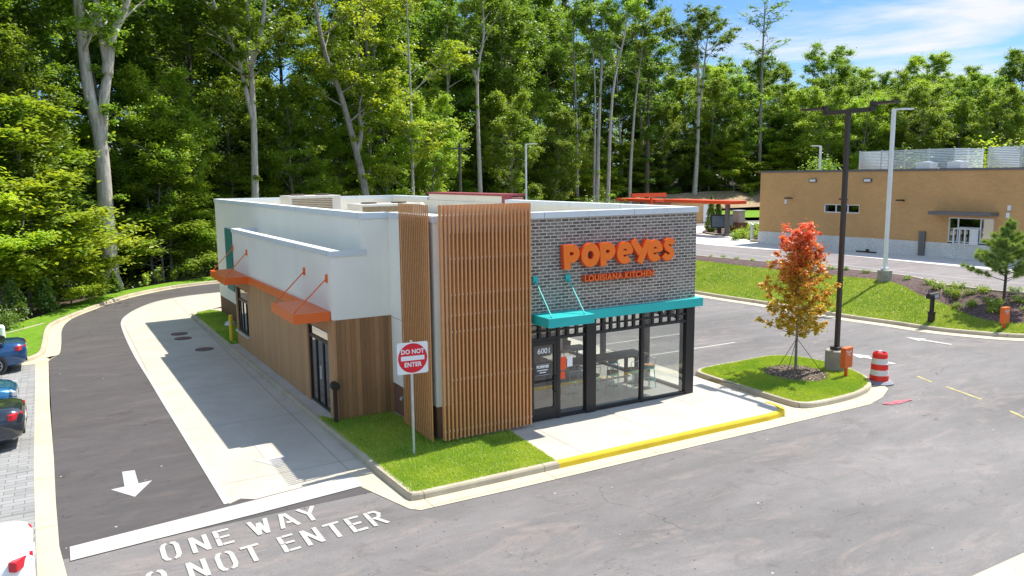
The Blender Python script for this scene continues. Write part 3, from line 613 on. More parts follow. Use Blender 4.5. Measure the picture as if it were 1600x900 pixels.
mb = MB(); sweep(mb, [Vector(p) for p in ((41.35, 45, 1.213), (41.3, 33, 1.213), (41.15, 28.9, 1.213), (40.95, 23.7, 1.213), (41.6, 20, 1.213), (44, 17, 1.213))], [(.06, 0), (-.06, 0)]); struct(mb.build('painted_line', WPAINT))
# concrete apron west of the tan building
ap = [(45.7, 17), (45.75, 24.8), (46.1, 32.7), (46.3, 38), (45.2, 41), (44.7, 46), (45, 53), (48, 58.5), (51, 62), (70, 66), (72, 60), (50, 45.2), (49.4, 45.2), (50.9, 17)]
struct(MB().prism(ap, 1.19, 1.225).build('concrete_apron', concrete('apron_concrete', (.62, .60, .55), 4, 5, 0, 0, .012, .08)))
# planting bed by the menu board
bed = cat_rom([(49.6, 46.2, 0), (51, 47.5, 0), (52.6, 51, 0), (53, 55, 0), (57, 59, 0), (64, 61, 0), (66, 58, 0), (60, 52, 0), (52, 45.6, 0)], 4, True)
struct(MB().prism([(p.x, p.y) for p in bed], 1.2, 1.33).build('mulch_bed', MULCH))
struct(sweep(MB(), [Vector((p.x, p.y, 1.2)) for p in bed], [(-.12, 0), (-.12, .17), (.04, .17), (.06, .1)], True).build('kerb', KERB))

# ------------------------------------------------------------------ the restaurant
RB = thing('restaurant', (12, 18, 0), 'fried chicken restaurant with slatted wooden corner, grey brick front and big orange lettering', 'restaurant')
lx = lambda y: 6.40-.0205*(y-20.9)
tx = lambda y: 7.30-.0142*(y-20.9)
def wal(mb, fx, y0, y1, t, z0, z1, dx=0): return mb.prism([(fx(y0)+dx, y0), (fx(y1)+dx, y1), (fx(y1)+dx+t, y1), (fx(y0)+dx+t, y0)], z0, z1)
P = lambda name, mb, m, **k: mb.build(name, m, RB, **k)
BK = 42.0
P('floor', MB().prism([(6.45, 21), (8.1, 21), (8.1, 18), (16.7, 17.95), (16.7, 41.9), (7.05, 41.9), (7.1, 33.3), (6.2, 33.2)], -.01, .012), mat('floor_tile', (.34, .32, .29), .35, .08, 2))
# brick front and brick side, stucco walls
P('brick_wall', MB().box(10.74, 16.77, 17.84, 18.14, 2.74, 5.60), BRICK)
P('brick_wall', MB().box(16.47, 16.768, 18.14, 24.9, 2.74, 5.60), BRICKY)
mb = MB(); mb.box(8.08, 10.738, 17.88, 18.18, .88, 5.60); mb.box(8.08, 8.36, 18.18, 20.9, .88, 5.60)
mb.prism([(6.40, 20.9), (8.08, 20.9), (8.08, 21.15), (6.395, 21.15)], 2.84, 4.60)
mb.box(7.30, 8.082, 20.903, 21.15, 4.60, 5.60)
wal(mb, tx, 21.15, 33.3, .25, 4.4, 5.60); wal(mb, tx, 33.3, BK, .25, .88, 5.60)
wal(mb, lx, 21.15, 33.3, .2, 2.84, 4.60); mb.prism([(lx(33.3), 33.3), (7.2, 33.3), (7.2, 33.1), (lx(33.1)+.19, 33.1)], .88, 4.60)
mb.box(7.2, 16.77, BK-.25, BK, 0, 5.60); mb.box(16.47, 16.77, 24.9, BK-.25, 0, 5.60)
P('stucco_wall', mb, STUCCO)
P('brown_base', MB().box(8.10, 10.738, 17.90, 18.18, 0, .88).box(8.10, 8.36, 18.18, 20.9, 0, .88), BROWNB)
mb = MB(); wal(mb, tx, 33.3, BK, .25, 0, .88, .012); mb.prism([(lx(33.3)+.02, 33.29), (7.2, 33.29), (7.2, 33.1), (lx(33.1)+.19, 33.1)], 0, .88)
P('brown_base', mb, BROWNB)
# reveal joints in the stucco
mb = MB(); mb.box(8.0745, 8.09, 18.2, 20.9, 2.79, 2.80); P('control_joint', mb, GREYC)
# timber cladding of the low volume with openings
DY0, DY1, WY0, WY1 = 21.5, 23.45, 31.2, 33.12
mb = MB()
wal(mb, lx, 20.9, DY0, .2, 0, 2.838); wal(mb, lx, DY0, DY1, .2, 2.42, 2.838); wal(mb, lx, DY1, WY0, .2, 0, 2.838)
wal(mb, lx, WY0, WY1, .2, 0, .64); wal(mb, lx, WY0, WY1, .2, 2.42, 2.838); wal(mb, lx, WY1, 33.3, .2, 0, 2.838)
P('wood_cladding', mb, WOODY)
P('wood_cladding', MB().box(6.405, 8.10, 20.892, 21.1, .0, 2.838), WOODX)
P('corner_trim', MB().box(6.375, 6.44, 20.875, 20.93, 0, 2.838), mat('trim_wood', (.46, .24, .11), .5, .1, 6))
def opening(y0, y1, z0, z1, bars, zs, name):
    fr = MB(); X = lambda y: lx(y)+.05
    def fbar(ya, yb, za, zb, dx=0): wal(fr, lx, ya, yb, .07, za, zb, .045+dx)
    fbar(y0, y0+.06, z0, z1); fbar(y1-.06, y1, z0, z1); fbar(y0+.06, y1-.06, z1-.06, z1); fbar(y0+.06, y1-.06, z0, z0+.07)
    for b in bars: fbar(b-.03, b+.03, z0+.07, zs[0]-.001 if zs else z1-.06, .002)
    for z in zs: fbar(y0+.06, y1-.06, z, z+.10, .004)
    f_ = P(name, fr, BLACKF)
    gl = MB(); wal(gl, lx, y0+.02, y1-.02, .012, z0+.02, z1-.02, .08); gl.build('pane', GLASSD, f_)
    return f_
sd_ = opening(DY0, DY1, .02, 2.42, [22.15, 22.8], [2.0], 'side_door')
MB().box(lx(22.1)-.02, lx(22.1)+.02, 22.24, 22.28, .9, 1.3).build('handle', STEEL, sd_)
wn_ = opening(WY0, WY1, .64, 2.42, [31.75, 32.35, 32.8], [1.86], 'drive_through_window')
wal(MB(), lx, WY0-.06, WY1+.06, .14, .58, .64, -.10).build('sill', STEEL, wn_)
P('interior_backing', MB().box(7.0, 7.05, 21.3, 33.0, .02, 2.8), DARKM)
# copings
mb = MB(); e = .035
mb.box(10.70, 16.81, 17.84-.05, 18.17, 5.60, 5.765); mb.box(16.44, 16.81, 18.17, 29.0, 5.60, 5.765); mb.box(16.44, 16.81, 37.0, BK-.28, 5.60, 5.765)
mb.box(8.05, 10.70, 17.84, 18.21, 5.60, 5.763); mb.box(8.05, 8.39, 18.21, 20.93, 5.60, 5.763); mb.box(7.265, 8.05, 20.868, 21.18, 5.60, 5.763)
mb.prism([(tx(21.18)-e, 21.18), (tx(BK-.28)-e, BK-.28), (tx(BK)+.28, BK-.28), (tx(21.18)+.28, 21.18)], 5.60, 5.763)
mb.box(tx(BK)-e, 16.81, BK-.28, BK+.04, 5.60, 5.764)
mb.prism([(lx(21)-e, 20.865), (lx(33.3)-e, 33.34), (lx(33.3)+.22, 33.34), (lx(33.3)+.22, 21.18), (lx(21)+.22, 21.18), (7.36, 21.18), (7.36, 20.865)], 4.60, 4.755) if False else None
mb.prism([(lx(20.9)-e, 20.865), (lx(33.34)-e, 33.34), (lx(33.34)+.24, 33.34), (lx(20.9)+.24, 20.865)], 4.60, 4.755)
mb.box(lx(20.9)+.24, 7.40, 20.865, 20.899, 4.60, 4.753); mb.box(lx(33.3)+.24, 7.13, 33.06, 33.34, 4.60, 4.755)
P('coping', mb, COPING)
# roofs, parapet lining
P('roof', MB().prism([(7.5, 21.1), (8.3, 21.1), (8.3, 18.1), (16.5, 18.1), (16.5, 41.8), (7.2, 41.8)], 4.85, 4.98), ROOFM)
P('roof', MB().prism([(6.55, 21.1), (7.35, 21.1), (7.2, 33.15), (6.32, 33.15)], 4.35, 4.45), ROOFM)
mb = MB(); mb.box(8.36, 16.47, 18.18, 18.20, 4.98, 5.60); mb.box(16.45, 16.468, 18.2, 41.75, 4.98, 5.60); mb.box(7.45, 16.45, 41.72, 41.748, 4.98, 5.60); mb.box(8.362, 8.38, 18.2, 21.15, 4.98, 5.60)
P('parapet_lining', mb, STUCCOR)
up = MB().box(16.50, 16.77, 29.3, 36.9, 5.60, 5.90); P('raised_parapet', up, STUCCOR)
tw = P('brick_tower', MB().box(16.772, 17.35, 29.0, 37.0, 0, 5.86), REDBR)
MB().box(16.46, 17.40, 28.95, 37.05, 5.90, 5.99).build('coping', MAROON, tw); MB().box(16.46, 16.77, 28.97, 29.3, 5.60, 5.899).build('coping', MAROON, tw)
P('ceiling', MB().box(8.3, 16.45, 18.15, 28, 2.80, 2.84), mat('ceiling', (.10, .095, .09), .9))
P('partition', MB().box(8.3, 16.4, 27.6, 27.75, .012, 2.80), boards('inner_boards', (.20, .12, .075), 'x', .3, .3))
P('partition', MB().box(8.37, 8.45, 18.2, 27.6, .012, 2.80), mat('inner_wall', (.34, .28, .22), .8))
P('service_counter', MB().box(9.2, 12.6, 24.6, 25.4, .012, 1.05), DARKM)
# slat screen around the corner
sl = MB()
for i in range(24): x = 8.125+i*.1105; sl.box(x-.0225, x+.0225, 17.50, 17.61, .08+(.0 if i % 2 else .02), 6.04)
ss1 = P('slat_screen', sl, SLAT)
sl = MB()
for i in range(17): y = 17.73+i*.1145; sl.box(7.86, 7.884, y-.022, y+.022, .05, 6.05)
ss2 = P('slat_screen', sl, SLAT)
for z in (5.49, 4.70, 3.80, 3.28, 2.86, 1.62, .30):
    rl = MB().box(8.12, 10.70, 17.612, 17.635, z-.009, z+.009)
    for i in range(24): x = 8.125+i*.1105; rl.box(x+.024, x+.052, 17.53, 17.614, z-.02, z+.02)
    rl.build('support_rail', STEEL, ss1)
for z in (5.49, 4.70, 3.80, 2.86, 1.62, .30): MB().box(7.888, 7.93, 17.75, 19.6, z-.012, z+.012).build('support_rail', BROWNB, ss2)
P('slat_backing_shade', MB().box(7.935, 7.945, 17.93, 19.60, .1, 5.72).box(8.45, 10.70, 17.872, 17.879, .9, 5.3), mat('slat_backing_shade', (.045, .028, .02), .9))  # near-black sheets behind the slats stand in for shade in the gaps
# storefront
FY = 17.86
fr = MB(); fr.box(10.76, 10.86, FY-.03, FY+.10, 0, 2.74); fr.box(11.72, 11.83, FY-.03, FY+.10, 0, 2.28)
fr.box(12.70, 13.03, FY-.06, FY+.14, 0, 2.74); fr.box(14.70, 14.80, FY-.03, FY+.10, 0, 2.74); fr.box(16.44, 16.765, FY-.045, FY+.26, 0, 2.74)
for a, b in ((11.83, 12.70), (13.03, 14.70), (14.80, 16.44)): fr.box(a, b, FY-.02, FY+.09, .012, .09)
for a, b in ((10.86, 12.70), (13.03, 14.70), (14.80, 16.44)):
    fr.box(a, b, FY-.022, FY+.09, 2.26, 2.335); fr.box(a, b, FY-.022, FY+.05, 2.50, 2.545); fr.box(a, b, FY-.022, FY+.09, 2.70, 2.738)
    n = round((b-a)/.30)
    for i in range(1, n): x = a+(b-a)*i/n; fr.box(x-.045, x+.045, FY-.026, FY+.045, 2.335, 2.70)
XS = 16.70
fr.box(XS-.06, XS+.06, 18.14, 24.9, .012, .09); fr.box(XS-.06, XS+.06, 18.14, 24.9, 2.26, 2.335); fr.box(XS-.02, XS+.058, 18.14, 24.9, 2.50, 2.545); fr.box(XS-.06, XS+.06, 18.14, 24.9, 2.70, 2.738)
for y in (20.0, 22.4, 24.85): fr.box(XS-.075, XS+.065, y-.09, y+.09, .012, 2.74)
for i in range(1, 22):
    y = 18.14+i*.31
    if min(abs(y-q) for q in (20.0, 22.4, 24.85)) > .12: fr.box(XS-.02, XS+.055, y-.045, y+.045, 2.335, 2.70)
sf = P('storefront_frame', fr, BLACKF)
gl = MB()
for a, b in ((11.8, 12.72), (13.0, 14.72), (14.78, 16.5)): gl.box(a, b, FY+.03, FY+.042, .08, 2.27)
gl.box(10.84, 12.72, FY+.03, FY+.042, 2.33, 2.72); gl.box(13.0, 16.5, FY+.032, FY+.044, 2.33, 2.72); gl.build('pane', GLASS, sf)
gl = MB(); gl.box(XS, XS+.012, 18.1, 24.85, .08, 2.27); gl.box(XS, XS+.012, 18.1, 24.85, 2.33, 2.72); gl.build('pane', GLASS, sf)
dr = MB(); dr.box(10.87, 10.97, FY-.02, FY+.06, .03, 2.25); dr.box(11.62, 11.715, FY-.02, FY+.06, .03, 2.25); dr.box(10.97, 11.62, FY-.02, FY+.06, .03, .36); dr.box(10.97, 11.62, FY-.02, FY+.06, 2.13, 2.25)
D = P('entrance_door', dr, BLACKF); MB().box(10.95, 11.64, FY+.01, FY+.022, .34, 2.15).build('pane', GLASS, D)
hd = MB(); hd.tube([(11.66, FY-.02, .78), (11.66, FY-.09, .80), (11.66, FY-.09, 1.22), (11.66, FY-.02, 1.24)], .015, 8); hd.bar((10.98, FY-.05, 1.12), (11.64, FY-.05, 1.12), .03); hd.build('handle', BLACKF, D)
text_mesh('street_number', '6001', .21, SIGNW, frame((11.31, FY-.004, 1.97), (1, 0, 0), (0, 0, 1)), D, .002, .0035, xscale=1.05)
ps = MB().box(11.02, 11.50, FY-.002, FY+.004, 1.28, 1.62).build('poster', mat('poster_grey', (.06, .065, .07), .5), D)
text_mesh('poster_words', 'POPEYES', .10, SIGNW, frame((11.26, FY-.006, 1.53), (1, 0, 0), (0, 0, 1)), D, .001, .006)
mb = MB(); mb.box(11.09, 11.43, FY-.008, FY-.004, 1.425, 1.45); mb.box(11.16, 11.37, FY-.008, FY-.004, 1.36, 1.385)
mb.box(11.03, 11.49, FY-.008, FY-.004, 1.60, 1.605); mb.box(11.03, 11.49, FY-.008, FY-.004, 1.295, 1.30); mb.build('poster_lines', SIGNW, D)
MB().box(11.86, 12.06, FY+.022, FY+.028, 1.35, 1.72).build('window_sticker', ORANGER, sf); MB().box(12.09, 12.27, FY+.022, FY+.028, 1.42, 1.72).build('window_sticker', SIGNW, sf)
MB().box(11.86, 12.02, FY+.022, FY+.028, 1.10, 1.30).build('window_sticker', ORANGER, sf)
# canopies and bands
def canopy(box, rods, m, name):
    c = P(name, MB().box(*box), m, bevel=.008)
    for (p, q, w) in rods:
        rd = MB(); rd.bar(p, q, .028); rd.obox(Vector(p), (1, 0, 0), (0, 1, 0), (0, 0, 1), *w); rd.tube([q, (q[0], q[1], q[2]-.06)], .02, 6); rd.build('support_rod', m, c)
canopy((5.35, lx(22)-.003, 21.1, 23.6, 2.80, 3.07), [((lx(21.3)-.02, 21.3, 3.97), (5.45, 21.3, 3.10), (.03, .05, .11)), ((lx(23.4)-.02, 23.4, 3.97), (5.45, 23.4, 3.10), (.03, .05, .11))], ORANGE, 'orange_canopy')
canopy((5.28, lx(33)-.003, 30.6, 33.7, 2.80, 3.07), [((lx(30.8)-.02, 30.8, 3.97), (5.38, 30.8, 3.10), (.03, .05, .11)), ((lx(33.2)-.02, 33.2, 3.97), (5.38, 33.5, 3.10), (.03, .05, .11))], ORANGE, 'orange_canopy')
P('orange_band', wal(MB(), lx, 23.6, 30.6, .09, 2.80, 3.06, -.092), ORANGE)
canopy((10.85, 12.32, 16.9, 17.838, 2.80, 3.05), [((11.0, 17.80, 3.97), (11.0, 17.0, 3.08), (.075, .03, .09)), ((12.05, 17.80, 3.95), (12.05, 17.0, 3.08), (.075, .03, .09))], TEAL, 'teal_canopy')
P('teal_band', MB().box(12.33, 16.95, 17.66, 17.838, 2.742, 3.0).box(16.772, 16.95, 17.84, 24.95, 2.742, 3.0), TEAL, bevel=.006)
mb = MB(); mb.box(tx(39)-.06, tx(39)-.004, 38.1, 39.7, 1.5, 4.42); P('teal_strip', mb, DTEAL)
# big lettering
SG = P('shop_sign', MB().box(12.0, 15.6, 17.80, 17.838, 4.50, 4.56), GREYC)
def letter(parts, x0, z0, sx, sz, k0=0):
    mbf, mbs = MB(), MB()
    for k, (pts, w, closed) in enumerate(parts):
        pts = [(x0+p[0]*sx, z0+p[1]*sz) for p in pts]; L, Q = stroke2d(pts, w, closed); yf = 17.655-.0015*(k+k0)
        for mm, ya, yb, gr in ((mbf, yf, yf+.012, 0), (mbs, yf+.012, 17.80, .014)):
            b = len(mm.v); n = len(L)
            for l_, q_ in zip(L, Q):
                v = (l_-q_).normalized()*gr; a, c = l_+v, q_-v
                mm.v += [(a.x, ya, a.y), (c.x, ya, c.y), (a.x, yb, a.y), (c.x, yb, c.y)]
            for i in range(n if closed else n-1):
                j = (i+1) % n; A_, B_ = b+4*i, b+4*j
                mm.f += [(A_, A_+1, B_+1, B_), (A_+2, B_+2, B_+3, A_+3), (A_, B_, B_+2, A_+2), (A_+1, A_+3, B_+3, B_+1)]
            if not closed: mm.f += [(b, b+2, b+3, b+1), (b+4*(n-1), b+4*(n-1)+1, b+4*(n-1)+3, b+4*(n-1)+2)]
    mbs.build('letter_side', ORANGER, SG); mbf.build('letter_face', mat('sign_orange', (.95, .19, .010), .4, .03, 3, 40, 0), SG)
arc = lambda cx, cz, rx, rz, a0, a1, n=18: [(cx+rx*math.cos(R(a0+(a1-a0)*i/n)), cz+rz*math.sin(R(a0+(a1-a0)*i/n))) for i in range(n+1)]
Z0, HH = 4.22, .64
def Pl(x, zlow):
    return [([(x+.02, 4.83-0.0), (x+.40, 4.83)], .06, False)] 
def P_letter(x, zb):
    return [([(x+.11, 4.865), (x+.155, zb)], [.20, .20], False), ([(x+.02, 4.80), (x+.12, 4.79)], .12, False), (arc(x+.30, 4.62, .155, .145, 100, -100), .19, False), ([(x+.12, 4.765), (x+.30, 4.765)], .185, False), ([(x+.16, 4.48), (x+.30, 4.475)], .175, False)]
def E_letter(x):
    return [(arc(x+.285, 4.545, .185, .215, 20, 318, 26), .19, False), ([(x+.20, 4.545), (x+.53, 4.56)], .105, False), (arc(x+.285, 4.545, .185, .215, 0, 30, 5), .19, False)]
for k, pr in enumerate([P_letter(11.80, 4.20), [(arc(12.715, 4.55, .205, .225, 0, 360, 32)[:-1], .20, True)], P_letter(13.02, 4.22), E_letter(13.63),
          [([(14.22, 4.86), (14.50, 4.50)], .21, False), ([(14.78, 4.86), (14.45, 4.23)], .20, False), ([(14.15, 4.83), (14.36, 4.83)], .05, False), ([(14.64, 4.83), (14.84, 4.83)], .05, False)],
          E_letter(14.73), [([(15.72, 4.72), (15.65, 4.78), (15.55, 4.80), (15.46, 4.76), (15.43, 4.69), (15.48, 4.61), (15.58, 4.55), (15.66, 4.48), (15.67, 4.40), (15.61, 4.33), (15.51, 4.31), (15.42, 4.34), (15.36, 4.41)], .17, False)]]):
    letter(pr, 0, 0, 1, 1, (k % 2)*5)
text_mesh('trademark_sign', '®', .11, SIGNW, frame((15.86, 17.80, 4.30), (1, 0, 0), (0, 0, 1)), SG)
text_mesh('small_lettering', 'LOUISIANA KITCHEN', .235, ORANGE, frame((13.79, 17.70, 3.885), (1, 0, 0), (0, 0, 1)), SG, .006, .008, spacing=1.12, xscale=1.0)
text_mesh('small_lettering_side', 'LOUISIANA KITCHEN', .235, ORANGER, frame((13.79, 17.77, 3.885), (1, 0, 0), (0, 0, 1)), SG, .055, .014, spacing=1.12, xscale=1.0)
# little wall fittings
P('wall_tap', MB().lathe([(.05, 0), (.05, .05), (.02, .06), (.02, .10)], (8.0, 20.1, .55)).tube([(8.09, 20.1, .6), (7.98, 20.1, .6)], .025), GALV)

# roof plant
def ac(loc, rz, sx, sy, h, label, grill):
    t = thing('rooftop_unit', loc, label, 'air conditioner', 'air conditioning units on the restaurant roof', rz)
    L = lambda n, mb, m, p=t, **k: mb.build(n, m, p, off=(0, 0, 0), **k)
    c = L('casing', MB().box(-sx/2, sx/2, -sy/2, sy/2, .12, h), mat('unit_casing', (.55, .52, .46), .5, .08, 3), bevel=.02)
    mb = MB()
    for i in range(9): z = .2+i*(h-.3)/9; mb.box(-sx/2+.1, sx/2-.4, -sy/2-.012, -sy/2-.002, z, z+.05)
    L('grille', mb, mat('coil_brown', (.22, .16, .09), .6, .2, 8)); L('base_frame', MB().box(-sx/2+.05, sx/2-.05, -sy/2+.05, sy/2-.05, 0, .12), GALV)
    for q in (-.25, .25): L('fan_guard', MB().lathe([(.32, h), (.32, h+.05), (.27, h+.06), (.05, h+.03)], (sx*q*1.0, 0, 0), 20), DARKM)
ac((10.0, 35.4, 4.98), .02, 2.3, 1.6, 1.0, 'box shaped unit with brown coil grille nearer the roof back corner', 1)
ac((11.6, 30.4, 4.98), .02, 2.6, 1.5, .72, 'low wide unit with two round fan guards, nearer the slatted corner', 1)
for i, (x, y, lb) in enumerate(((12.9, 36.2, 'small curved roof vent just behind the low unit'), (14.6, 34, 'small curved roof vent nearer the maroon topped parapet'))):
    tag(MB().tube([(x, y, 4.98), (x, y, 5.35), (x+.1, y, 5.5), (x+.28, y, 5.5), (x+.36, y, 5.38)], .07, 8).build('roof_vent', STUCCO, loc=(x, y, 4.98)), lb, 'roof vent', 'vents on the roof')
tag(MB().box(10.95, 11.35, 19.0, 19.3, 4.98, 5.62).box(10.9, 11.4, 18.95, 19.35, 5.62, 5.66).build('roof_box', GALV, loc=(11.1, 19.1, 4.98)), 'small grey metal box just behind the coping beside the slat screen', 'roof box')

# furniture behind the glass
t = thing('communal_table', (14.4, 19.55, .012), 'long high dark wooden table behind the corner windows', 'table')
MB().box(12.3, 16.1, 19.15, 19.95, 1.02, 1.08).build('table_top', WTOP, t, bevel=.01)
for x in (12.7, 15.7):
    MB().box(x-.05, x+.05, 19.25, 19.33, .012, 1.02).box(x-.05, x+.05, 19.77, 19.85, .012, 1.02).box(x-.05, x+.05, 19.33, 19.77, .94, 1.02).build('leg', BLACKF, t)
MB().box(12.75, 15.65, 19.52, 19.58, .30, .34).build('foot_rail', BLACKF, t)
def make_stool():
    t = thing('bar_stool', (0, 0, 0), 'x', 'stool', 'teal stools along the long high table')
    MB().lathe([(.17, .70), (.185, .72), (.18, .745), (.02, .75)], n=16).build('seat', CHAIRW, t)
    mb = MB().lathe([(.165, .62), (.165, .70), (.15, .70), (.15, .62)], n=16)
    for a in (45, 135, 225, 315): c, s = math.cos(R(a)), math.sin(R(a)); mb.tube([(.14*c, .14*s, .68), (.21*c, .21*s, 0)], .013, 6)
    mb.lathe([(.19, .25), (.19, .265), (.175, .265), (.175, .25)], n=16); mb.build('frame', TEAL, t)
    MB().tube([(-.15, -.10, .72), (-.16, -.12, .98), (.16, -.12, .98), (.15, -.10, .72)], .012, 6).build('back_rail', STEEL, t); return t
st0 = make_stool(); sp = [(12.95, 18.9), (13.75, 18.9), (14.5, 18.95), (15.25, 18.9), (16.0, 19.0), (13.3, 20.25), (14.6, 20.25), (15.5, 20.25)]
names = ['first', 'second', 'third', 'fourth', 'fifth', 'first', 'second', 'third']
for i, (x, y) in enumerate(sp):
    lb = 'teal bar stool on the window side of the long table, %s from the entrance' % names[i] if i < 5 else 'teal bar stool on the room side of the long table, %s from the entrance' % names[i]
    if i == 0: st0.location = (x, y, .012); st0['label'] = lb
    else: copy_thing(st0, (x, y, .012), 0 if i < 5 else math.pi, 1, lb)
def make_chair():
    t = thing('dining_chair', (0, 0, 0), 'x', 'chair', 'orange framed chairs in the dining room')
    MB().box(-.21, .21, -.2, .22, .44, .47).build('seat', CHAIRW, t, bevel=.01)
    MB().box(-.2, .2, -.235, -.215, .62, .86).build('backrest', CHAIRW, t, bevel=.01)
    for x, y in ((-.19, .19), (.19, .19)): MB().tube([(x*.95, y*.95, .44), (x*1.08, y*1.08, 0)], .014, 6).build('leg', ORANGER, t)
    for x in (-.19, .19): MB().tube([(x, -.24, .86), (x*.98, -.2, .44), (x*1.1, -.26, 0)], .014, 6).build('leg', ORANGER, t)
    return t
ch0 = make_chair()
for i, (x, y, rz, lb) in enumerate([(11.6, 21.2, .3, 'orange legged chair straight behind the entrance door'), (12.5, 22.3, 2.8, 'orange legged chair facing the door across the square table'), (13.1, 21.5, 1.5, 'orange legged chair at the side of the middle table by the high table'),
                                    (14.1, 22.6, -1.5, 'orange legged chair turned sideways at the middle table'), (15.4, 23.1, 1.6, 'orange legged chair nearest the side windows'), (10.6, 20.3, .1, 'orange legged chair closest to the slatted corner')]):
    if i == 0: ch0.location = (x, y, .012); ch0.rotation_euler = (0, 0, rz); ch0['label'] = lb
    else: copy_thing(ch0, (x, y, .012), rz, 1, lb)
def make_table():
    t = thing('dining_table', (0, 0, 0), 'x', 'table', 'low tables in the dining room')
    MB().box(-.38, .38, -.38, .38, .72, .76).build('table_top', WTOP, t, bevel=.01); MB().tube([(0, 0, .02), (0, 0, .72)], .04, 10).lathe([(.28, 0), (.28, .02), (.04, .05)]).build('pedestal', BLACKF, t); return t
tb0 = make_table(); tb0.location = (12.2, 21.7, .012); tb0['label'] = 'square dark table nearest the entrance door'
copy_thing(tb0, (13.7, 22.2, .012), .1, 1, 'square dark table in the middle of the dining room'); copy_thing(tb0, (15.5, 22.3, .012), 0, 1, 'square dark table beside the side windows')

# bollard, black post, little things by the wall
tag(MB().lathe([(.085, 0), (.085, 1.05), (.07, 1.10), (.02, 1.12)], (6.02, 34.0, 0), 16).build('bollard', YBOL, loc=(6.02, 34.0, 0)), 'yellow bollard at the wall beside the drive-through window', 'bollard')
t = thing('ash_bin', (6.30, 20.72, 0), 'black round topped ash bin on a slim dark post at the timber corner', 'ash bin')
MB().box(6.25, 6.35, 20.67, 20.77, 0, .98).build('post', mat('dark_post', (.05, .03, .02), .6), t)
MB().tube([(6.30, 20.62, 1.05), (6.30, 20.82, 1.05)], .12, 18).build('head', BLACKF, t)
tag(MB().lathe([(.26, 0), (.28, .08), (.2, .2), (.06, .26)], (6.62, 37.6, 0), 14).build('ground_cap', GALV, loc=(6.62, 37.6, 0)), 'pale grey capped outlet on the side lawn by the brown base', 'drain cap')

# ------------------------------------------------------------------ the tan building next door
TB = thing('tan_building', (51, 30, 1.2), 'low tan brick building with a white brick base across the upper road', 'building')
bx = lambda y: 49.38+(45.3-y)*.0565
Pt = lambda name, mb, m, par=TB, **k: mb.build(name, m, par, **k)
def face(mb, y0, y1, z0, z1, out, t): return mb.prism([(bx(y0)-out, y0), (bx(y1)-out, y1), (bx(y1)-out+t, y1), (bx(y0)-out+t, y0)], z0, z1)
YS = 10.0; wy0, wy1, dy0, dy1 = 36.5, 39.4, 27.35, 30.15
mb = MB(); face(mb, YS, dy0, 2.17, 6.85, 0, .35); face(mb, dy0, dy1, 3.85, 6.85, 0, .35); face(mb, dy1, wy0, 2.17, 6.85, 0, .35); face(mb, wy0, wy1, 2.17, 3.87, 0, .35); face(mb, wy0, wy1, 4.5, 6.85, 0, .35); face(mb, wy1, 45.3, 2.17, 6.85, 0, .35)
mb.prism([(bx(45.3)+.35, 45.3), (bx(45.3)+.35, 45.0), (72, 45.0), (72, 45.3)], 2.17, 6.85); mb.box(71.7, 72, YS, 45.0, 1.2, 6.85); mb.box(bx(YS), 71.7, YS, YS+.3, 1.2, 6.85)
Pt('tan_wall', mb, TANB)
mb = MB(); face(mb, YS, 45.34, 1.2, 2.168, .03, .38); mb.box(bx(45.3)+.36, 72.02, 45.02, 45.33, 1.2, 2.168); Pt('white_base', mb, WHITEB)
mb = MB(); face(mb, YS, 45.35, 6.85, 7.0, .05, .45); mb.box(bx(45.3)+.41, 72.05, 44.95, 45.35, 6.85, 7.0); Pt('coping', mb, GREYC)
Pt('roof', MB().box(51.75, 71.6, YS, 45.0, 6.3, 6.45), ROOFM)
def bwin(y0, y1, z0, z1, bars, name, fm, hz=()):
    fr = MB(); w = .07
    face(fr, y0, y0+w, z0, z1, -.04, .12); face(fr, y1-w, y1, z0, z1, -.04, .12); face(fr, y0+w, y1-w, z0, z0+w, -.04, .12); face(fr, y0+w, y1-w, z1-w, z1, -.04, .12)
    for b in bars: face(fr, b-.035, b+.035, z0+w, z1-w, -.045, .10)
    for (a, b, z) in hz: face(fr, a, b, z-.035, z+.035, -.05, .10)
    o = Pt(name, fr, fm); gl = MB(); face(gl, y0+.02, y1-.02, z0+.02, z1-.02, -.10, .02); gl.build('pane', glassm('window_glass', (.06, .10, .11), .18, .02), o)
    return o
bwin(wy0, wy1, 3.87, 4.5, (37.45, 38.42), 'window', WHITEM)
dw = bwin(dy0, dy1, 2.25, 3.85, (28.15, 29.55), 'service_window', WHITEM, ((28.15, 29.55, 3.22),))
mb = MB(); face(mb, 28.25, 29.75, 2.22, 3.15, .16, .06); Pt('window_hood_frame', MB(), WHITEM) if False else None
fr = MB()
for y in (28.22, 28.65, 28.98, 29.32, 29.70): face(fr, y-.035, y+.035, 2.2, 3.1, .14, .08)
face(fr, 28.2, 29.72, 3.1, 3.18, .14, .26); face(fr, 28.2, 29.72, 2.14, 2.2, .14, .26); face(fr, 28.25, 28.62, 2.2, 3.1, .10, .03); fr.build('sliding_window', WHITEM, dw)
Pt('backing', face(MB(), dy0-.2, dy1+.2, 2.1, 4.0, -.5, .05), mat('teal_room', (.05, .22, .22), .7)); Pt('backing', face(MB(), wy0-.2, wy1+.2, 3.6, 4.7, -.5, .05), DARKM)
Pt('canopy', MB().prism([(bx(27.1)-.9, 27.1), (bx(27.1)-.003, 27.1), (bx(31)-.003, 31.0), (bx(31)-.9, 31.0)], 4.02, 4.24), GREYC)
Pt('drain_pipe', face(MB(), 31.55, 31.95, 1.23, 2.85, .18, .145), GREYC)
